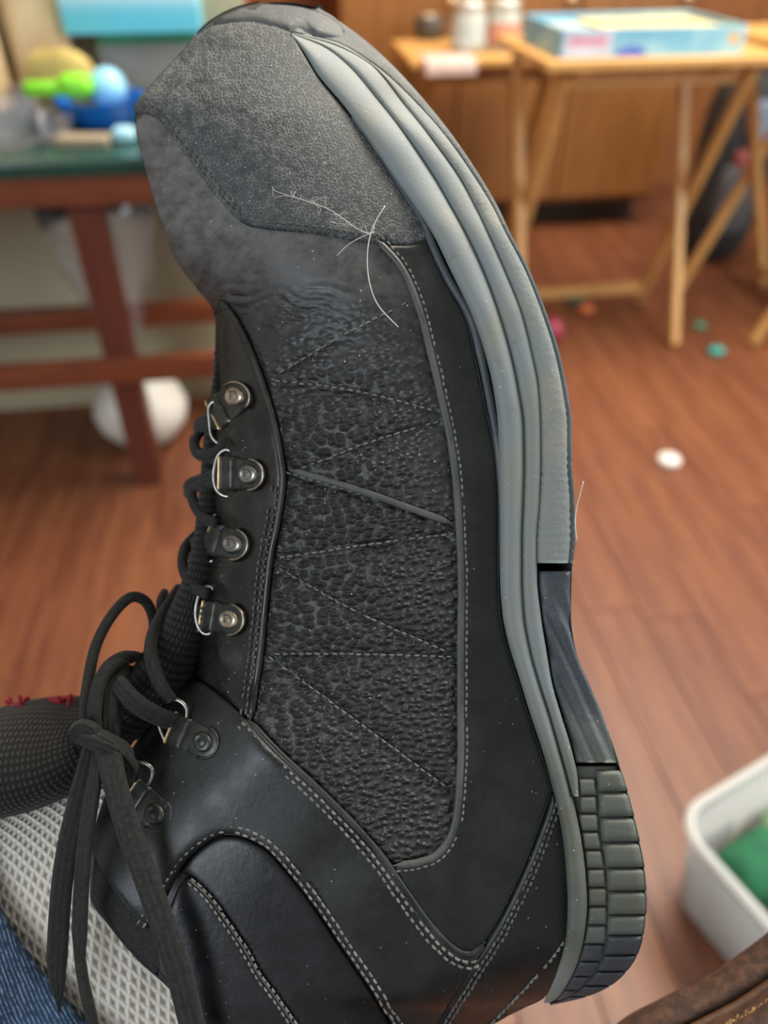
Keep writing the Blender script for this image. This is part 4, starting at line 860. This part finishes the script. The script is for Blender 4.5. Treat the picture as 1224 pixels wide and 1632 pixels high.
MB().box((*tl((x0 + x1) / 2, 1.475), 0.250), (x1 - x0 - 0.04, 0.03, 0.042), None, 0.003).build('rail', redw, tb, False, local=True)
# clear hourglass vessel with white lower bulb behind the rail
p = at_z(232, 712, 0.0); vx, vy = room(*(to_room(p) + [0, 0.04]))
vs_ = thing('hourglass_vase', (vx, vy, 0), 'clear funnel-topped plastic vessel with white lower bulb under the table', 'vessel')
MB().lathe([(0.020, 0.165), (0.026, 0.21), (0.050, 0.29), (0.080, 0.37), (0.097, 0.45), (0.10, 0.53), (0.098, 0.53), (0.095, 0.45), (0.078, 0.372), (0.048, 0.292), (0.024, 0.212), (0.018, 0.167)], (0, 0, 0), 40, False).build('funnel', clearp.m, vs_, True, local=True)
MB().lathe([(0.03, 0.0), (0.065, 0.012), (0.088, 0.045), (0.094, 0.075), (0.082, 0.108), (0.055, 0.135), (0.030, 0.150), (0.021, 0.166), (0.006, 0.168)], (0, 0, 0), 40).build('bulb', plain('milky_plastic', (0.66, 0.62, 0.54), 0.4, 0.06, 8), vs_, True, local=True)
# clutter
def on_table(px, py): p = at_z(px, py, TZ); return float(p[0]), float(p[1])
kraft = NT('kraft_paper'); nk = kraft.noise(kraft.co(), 12, 4); kraft.color(kraft.mix(kraft.ramp(nk, 0.35, 0.7), (0.58, 0.40, 0.20), (0.74, 0.56, 0.32))); kraft.rough(0.8); kraft.bump(nk, 0.004, 0.8)
def bag_mesh(name, c, d, mat, label, cat, rz, grp=None, seed=0, lean=0.0):
    r2 = np.random.default_rng(seed); n, m = 14, 28; v = []
    for i in range(n):
        t = i / (n - 1)
        for j in range(m):
            a = 2 * math.pi * j / m; sx_ = np.sign(math.cos(a)) * abs(math.cos(a)) ** 0.5; sy_ = np.sign(math.sin(a)) * abs(math.sin(a)) ** 0.5
            cr = 1 + 0.06 * math.sin(3 * a + 5 * t + seed) + 0.04 * math.sin(7 * a - 9 * t); w_ = (1 - 0.12 * t)
            v.append((sx_ * d[0] / 2 * w_ * cr + lean * t * d[2], sy_ * d[1] / 2 * (1 - 0.5 * t) * cr, t * d[2] * (1 + 0.05 * math.sin(4 * a + seed))))
    f = [(i * m + j, i * m + (j + 1) % m, (i + 1) * m + (j + 1) % m, (i + 1) * m + j) for i in range(n - 1) for j in range(m)] + [tuple(range(m))[::-1]]
    v = np.array(v); cc, s2 = math.cos(rz), math.sin(rz); v = np.stack([v[:, 0] * cc - v[:, 1] * s2, v[:, 0] * s2 + v[:, 1] * cc, v[:, 2]], 1) + np.array(c)
    return tag(mesh(name, v, f, mat), label, cat, grp)
x_, y_ = room(-0.512, 1.505); bag_mesh('paper_bag', (x_, y_, TZ), (0.20, 0.09, 0.32), kraft.m, 'tall kraft paper bag at the table left end', 'bag', R(8), 'kraft bags on the table', 1)
x_, y_ = room(-0.352, 1.522); bag_mesh('paper_bag', (x_, y_, TZ), (0.098, 0.05, 0.30), kraft.m, 'narrower kraft paper bag beside the blue tub', 'bag', R(4), 'kraft bags on the table', 5)
yel = plain('yellow_wrap', (0.60, 0.42, 0.12), 0.45, 0.25, 25, bump=0.003)
x_, y_ = room(-0.322, 1.470); pillow_c = (x_, y_, TZ + 0.055)
tag(pillow('snack_pack', (x_, y_, TZ + 0.053), (0.12, 0.032, 0.105), yel, None, 12, 2.6, False), 'yellow crinkled wrapper pack in front of the kraft bags', 'packet')
x_, y_ = on_table(52, 138); yb = thing('squeeze_bottle', (x_, y_, TZ), 'pale yellow bottle before the tall kraft bag', 'bottle')
MB().lathe([(0.020, 0), (0.024, 0.005), (0.024, 0.07), (0.018, 0.085), (0.010, 0.09)], (0, 0, 0), 20).build('bottle_body', plain('yellow_plastic', (0.62, 0.52, 0.20), 0.35), yb, True, local=True)
MB().lathe([(0.011, 0.09), (0.011, 0.105), (0.004, 0.115)], (0, 0, 0), 16).build('cap', plain('cream_plastic', (0.6, 0.5, 0.3), 0.4), yb, True, local=True)
# blue bowl holding a lime scoop and a pale blue ball
x_, y_ = on_table(166, 203); bl = (x_, y_)
MBb = MB(); MBb.lathe([(0.033, 0.0), (0.042, 0.002), (0.060, 0.020), (0.071, 0.044), (0.0735, 0.046), (0.069, 0.043), (0.057, 0.022), (0.038, 0.005)], (x_, y_, TZ), 40)
tag(MBb.build('bowl', plain('blue_plastic', (0.010, 0.13, 0.50), 0.18, 0.1)), 'glossy blue plastic bowl at the table front', 'bowl')
ball = MB(); ball.lathe([(0.029 * math.sin(t) + 1e-4, 0.029 - 0.029 * math.cos(t)) for t in np.linspace(0, math.pi, 16)], (x_ + 0.014, y_ + 0.016, TZ + 0.026), 28)
tag(ball.build('ball', plain('pale_blue_rubber', (0.30, 0.62, 0.80), 0.3, 0.08)), 'pale blue ball sitting in the blue bowl', 'ball')
sc_ = thing('scoop', (x_ - 0.058, y_ - 0.012, TZ + 0.046), 'lime green plastic scoop laid across the blue bowl rim', 'scoop'); lime = plain('lime_plastic', (0.24, 0.72, 0.02), 0.3, 0.06)
pillow('scoop_head', (0.032, 0, 0.017), (0.055, 0.04, 0.034), lime, sc_, 12, 2.8); MB().bar((-0.050, 0.004, 0.012), (0.015, 0, 0.013), 0.026, 0.020, (0, 0, 1), 0.006).build('handle', lime, sc_, True, local=True)
# clear tubs at the left
frost = NT('frosted_plastic'); setp(frost.b, trans=0.92, rough=0.06, ior=1.25); frost.color((0.95, 0.94, 0.99))
for i, (px, py, r, hh_, lab) in enumerate(((18, 226, 0.052, 0.050, 'clear plastic tub nearest the front left table edge'), (88, 222, 0.033, 0.034, 'low clear plastic cup left of the blue bowl'), (62, 192, 0.034, 0.05, 'clear plastic tub between bottle and lime scoop'))):
    x_, y_ = on_table(px, py); mbt = MB(); mbt.lathe([(r * .8, 0.0), (r * .84, 0.002), (r, hh_), (r * 1.06, hh_ + .001), (r * 1.06, hh_ + .003), (r * .97, hh_ + .002), (r * .82, 0.004)], (x_, y_, TZ), 32)
    tag(mbt.build('plastic_tub', frost.m), lab, 'tub', 'clear tubs on the table')
x_, y_ = on_table(44, 172); tag(MB().box((x_, y_, TZ + 0.011), (0.07, 0.045, 0.022), None, 0.004).build('card_pack', plain('red_card', (0.55, 0.14, 0.11), 0.5), None, False), 'small red packet behind the clear tubs', 'packet')
x_, y_ = on_table(200, 226); tag(pillow('soap_bar', (x_, y_, TZ + 0.0112), (0.035, 0.026, 0.022), plain('pale_cyan_plastic', (0.40, 0.66, 0.75), 0.3), None, 10, 3, False), 'small pale blue lump in front of the blue bowl', 'soap')
x_, y_ = on_table(135, 229); tag(MB().box((x_, y_, TZ + 0.006), (0.08, 0.04, 0.012), None, 0.003).build('wooden_block', plain('tan_block', (0.30, 0.23, 0.15), 0.6), None, False), 'flat tan block in front of the blue bowl', 'block')
# stack: clear tub with green lid, pale blue box on top
x_, y_ = on_table(252, 172); st = thing('storage_tub', (x_, y_, TZ), 'clear storage tub with dark green lid under the cyan box', 'tub', None, R(8))
mbt = MB(); hh_ = 0.105
for s_, w_, d_ in ((0, .15, .10),):
    prof_ = [(w_ * .44, d_ * .44, 0), (w_ * .5, d_ * .5, hh_)]
    v = []
    for k_, (a1, a2, z_) in enumerate(prof_ + [(w_ * .5 - .003, d_ * .5 - .003, hh_), (w_ * .44 - .003, d_ * .44 - .003, 0.003)]): v += [(-a1, -a2, z_), (a1, -a2, z_), (a1, a2, z_), (-a1, a2, z_)]
    f = [(4 * i + j, 4 * i + (j + 1) % 4, 4 * i + 4 + (j + 1) % 4, 4 * i + 4 + j) for i in range(3) for j in range(4)] + [(3, 2, 1, 0), (12, 13, 14, 15)]
    mesh('tub_body', v, f, frost.m, st, False, local=True)
MB().box((0.008, 0, hh_ + 0.007), (0.16, 0.11, 0.013), None, 0.003).build('lid', plain('green_lid', (0.006, 0.14, 0.06), 0.4), st, False, local=True)
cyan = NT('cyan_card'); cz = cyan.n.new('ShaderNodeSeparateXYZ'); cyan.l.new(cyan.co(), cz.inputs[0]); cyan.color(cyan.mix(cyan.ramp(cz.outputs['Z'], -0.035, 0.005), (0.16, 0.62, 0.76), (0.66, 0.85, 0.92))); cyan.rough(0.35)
a = R(8); rm = np.array([[math.cos(a), -math.sin(a), 0], [math.sin(a), math.cos(a), 0], [0, 0, 1]])
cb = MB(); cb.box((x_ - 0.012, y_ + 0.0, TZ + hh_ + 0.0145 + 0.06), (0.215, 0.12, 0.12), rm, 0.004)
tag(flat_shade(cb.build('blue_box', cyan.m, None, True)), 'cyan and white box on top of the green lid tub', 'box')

# ------------------------------------------------------------------ things on the floor
def floor_bit(name, px, py, r, mat, label, cat, hgt=0.4, grp=None, n=9, seed=0):
    p = at_z(px, py, 0.0); r2 = np.random.default_rng(seed); a = np.linspace(0, 2 * math.pi, n, endpoint=False); rr = r * (1 + r2.uniform(-.25, .25, n)); hgt *= r; v = []
    for q, z in ((0.9, 0), (1, hgt * .5), (0.75, hgt), (0.3, hgt * 1.15)): v += [(p[0] + rr[i] * q * math.cos(a[i]), p[1] + rr[i] * q * math.sin(a[i]), z + 0.0008) for i in range(n)]
    f = [(k_ * n + j, k_ * n + (j + 1) % n, (k_ + 1) * n + (j + 1) % n, (k_ + 1) * n + j) for k_ in range(3) for j in range(n)] + [tuple(range(n))[::-1], tuple(range(3 * n, 4 * n))]
    return tag(mesh(name, v, f, mat), label, cat, grp)
teal = plain('teal_foam', (0.03, 0.30, 0.25), 0.7); grn = plain('green_foam', (0.055, 0.22, 0.12), 0.8)
floor_bit('foam_scrap', 916, 480, 0.026, teal, 'teal foam scrap under the tray crossbar', 'foam', 1.2, 'foam scraps on the floor', seed=1)
floor_bit('paper_scrap', 934, 496, 0.026, plain('orange_paper', (0.60, 0.16, 0.05), 0.7), 'orange crumpled scrap beside the teal foam', 'scrap', 0.6, seed=2)
floor_bit('foam_scrap', 1114, 521, 0.019, grn, 'green foam scrap right of the tray front leg', 'foam', 0.5, 'foam scraps on the floor', seed=3)
floor_bit('foam_scrap', 1139, 563, 0.020, teal, 'teal foam scrap nearest the camera, between tray feet', 'foam', 0.7, 'foam scraps on the floor', seed=4)
p = at_z(876, 545, 0.0); rb = MB(); rb.lathe([(0.033 * math.sin(t) + 1e-4, 0.033 - 0.033 * math.cos(t)) for t in np.linspace(0, math.pi, 14)], (p[0], p[1], 0.0), 24)
tag(rb.build('toy_ball', plain('red_toy', (0.30, 0.03, 0.06), 0.35)), 'small red ball on the floor beside the boot sole', 'ball')
p = at_z(1065, 738, 0.0); dm_ = MB(); dm_.lathe([(0.0215, 0), (0.0225, 0.003), (0.0225, 0.011), (0.020, 0.014), (0.0, 0.0142)][:4], (p[0], p[1], 0.0005), 28)
tag(dm_.build('bottle_cap', plain('white_plastic', (0.72, 0.66, 0.60), 0.4, 0.05)), 'white round cap lying on the plank floor', 'cap')

# ------------------------------------------------------------------ translucent bin with green foam
binm = NT('milky_translucent_plastic'); setp(binm.b, trans=0.55, rough=0.45, ior=1.15); binm.color(binm.mix(binm.noise(binm.co(), 12, 3), (0.70, 0.70, 0.66), (0.80, 0.79, 0.76)))
ang = R(28.7); e1 = np.array([math.cos(ang), math.sin(ang)]); e2 = np.array([math.sin(ang), -math.cos(ang)]); Lb, Wb, Hb = 0.40, 0.29, 0.15
c_ = np.array([0.298, 0.424]) + e1 * Lb / 2 + e2 * Wb / 2
bn = thing('storage_bin', (c_[0], c_[1], 0), 'milky translucent plastic bin holding green foam on the floor', 'bin', None, ang)
def rrect(w, d, r, z, n=7):
    out = []
    for sx_, sy_, a0 in ((1, 1, 0), (-1, 1, 90), (-1, -1, 180), (1, -1, 270)):
        for t in np.linspace(0, 90, n): out.append((sx_ * (w / 2 - r) + r * math.cos(R(a0 + t)), sy_ * (d / 2 - r) + r * math.sin(R(a0 + t)), z))
    return out
k_ = 28; tp_ = 0.05
rings_ = [rrect(Lb - tp_, Wb - tp_, 0.03, 0.0), rrect(Lb - tp_ + .006, Wb - tp_ + .006, 0.033, 0.004), rrect(Lb - 0.012, Wb - 0.012, 0.036, Hb - 0.01), rrect(Lb - 0.015, Wb - 0.015, 0.034, Hb - 0.01), rrect(Lb - tp_, Wb - tp_, 0.028, 0.006)]
f = [(i * k_ + j, i * k_ + (j + 1) % k_, (i + 1) * k_ + (j + 1) % k_, (i + 1) * k_ + j) for i in range(4) for j in range(k_)] + [tuple(range(k_))[::-1], tuple(range(4 * k_, 5 * k_))]
mesh('bin_body', [q for r_ in rings_ for q in r_], f, binm.m, bn, True, local=True)
rp = np.array(rrect(Lb - 0.008, Wb - 0.008, 0.038, Hb - 0.006)); vv, f2 = sweep(rp, circ(0.0062, 10), (0, 0, 1), closed=True); mesh('rim', vv, f2, binm.m, bn, True, local=True)
greens = [plain('green_foam_dark', (0.007, 0.10, 0.040), 0.85, 0.2, 40, bump=0.001), plain('green_foam_pale', (0.22, 0.36, 0.20), 0.85, 0.2, 40, bump=0.001), plain('green_foam_mid', (0.06, 0.24, 0.12), 0.85, 0.2, 40, bump=0.001)]
foam_labels = {}
spots = [(-0.115, 0.00, 1), (-0.045, 0.075, 1), (-0.115, -0.078, 1), (-0.125, 0.072, 0), (0.03, 0.05, 1), (-0.03, -0.09, 2), (0.045, -0.045, 1), (0.12, 0.03, 2), (0.125, -0.09, 1)]
wh = ['pale green foam lump in front of the dark one in the bin', 'pale green foam lump along the back bin wall', 'pale green foam lump low against the front bin wall', 'dark green foam lump in the bin corner nearest the boot', 'pale green foam lump beyond the back wall lump in the bin', 'mid green foam lump at the bin front', 'pale green foam lump toward the bin centre', 'mid green foam lump at the bin far end', 'pale green foam lump at the bin far front']
def lump(name, c, d, rz, mat, seed):
    r2 = np.random.default_rng(seed); bm = bmesh.new(); bmesh.ops.create_icosphere(bm, subdivisions=3, radius=0.5)
    ph = r2.uniform(0, 6, 6)
    for w in bm.verts:
        p_ = w.co; q = Vector([math.copysign(abs(t * 2) ** 0.6, t) / 2 for t in p_]); q *= 1 + 0.10 * math.sin(9 * p_.x + ph[0]) * math.sin(8 * p_.y + ph[1]) + 0.08 * math.sin(11 * p_.z + ph[2])
        w.co = Vector((q.x * d[0], q.y * d[1], q.z * d[2]))
    bmesh.ops.rotate(bm, cent=(0, 0, 0), matrix=Matrix.Rotation(rz, 3, 'Z'), verts=bm.verts); bm.verts.index_update()
    v = np.array([tuple(w.co) for w in bm.verts]) + np.array(c); f = [[w.index for w in q.verts] for q in bm.faces]; bm.free(); return mesh(name, v, f, mat)
for i, (lx, ly, gi) in enumerate(spots):
    q = c_ + np.array([math.cos(ang), math.sin(ang)]) * lx + np.array([-math.sin(ang), math.cos(ang)]) * ly
    zc = 0.062 if i == 3 else 0.052
    tag(lump('foam_lump', (q[0], q[1], zc), (0.080, 0.070, 0.088 if i != 3 else 0.105), ang + i, greens[gi], i), wh[i], 'foam', 'green foam in the bin')
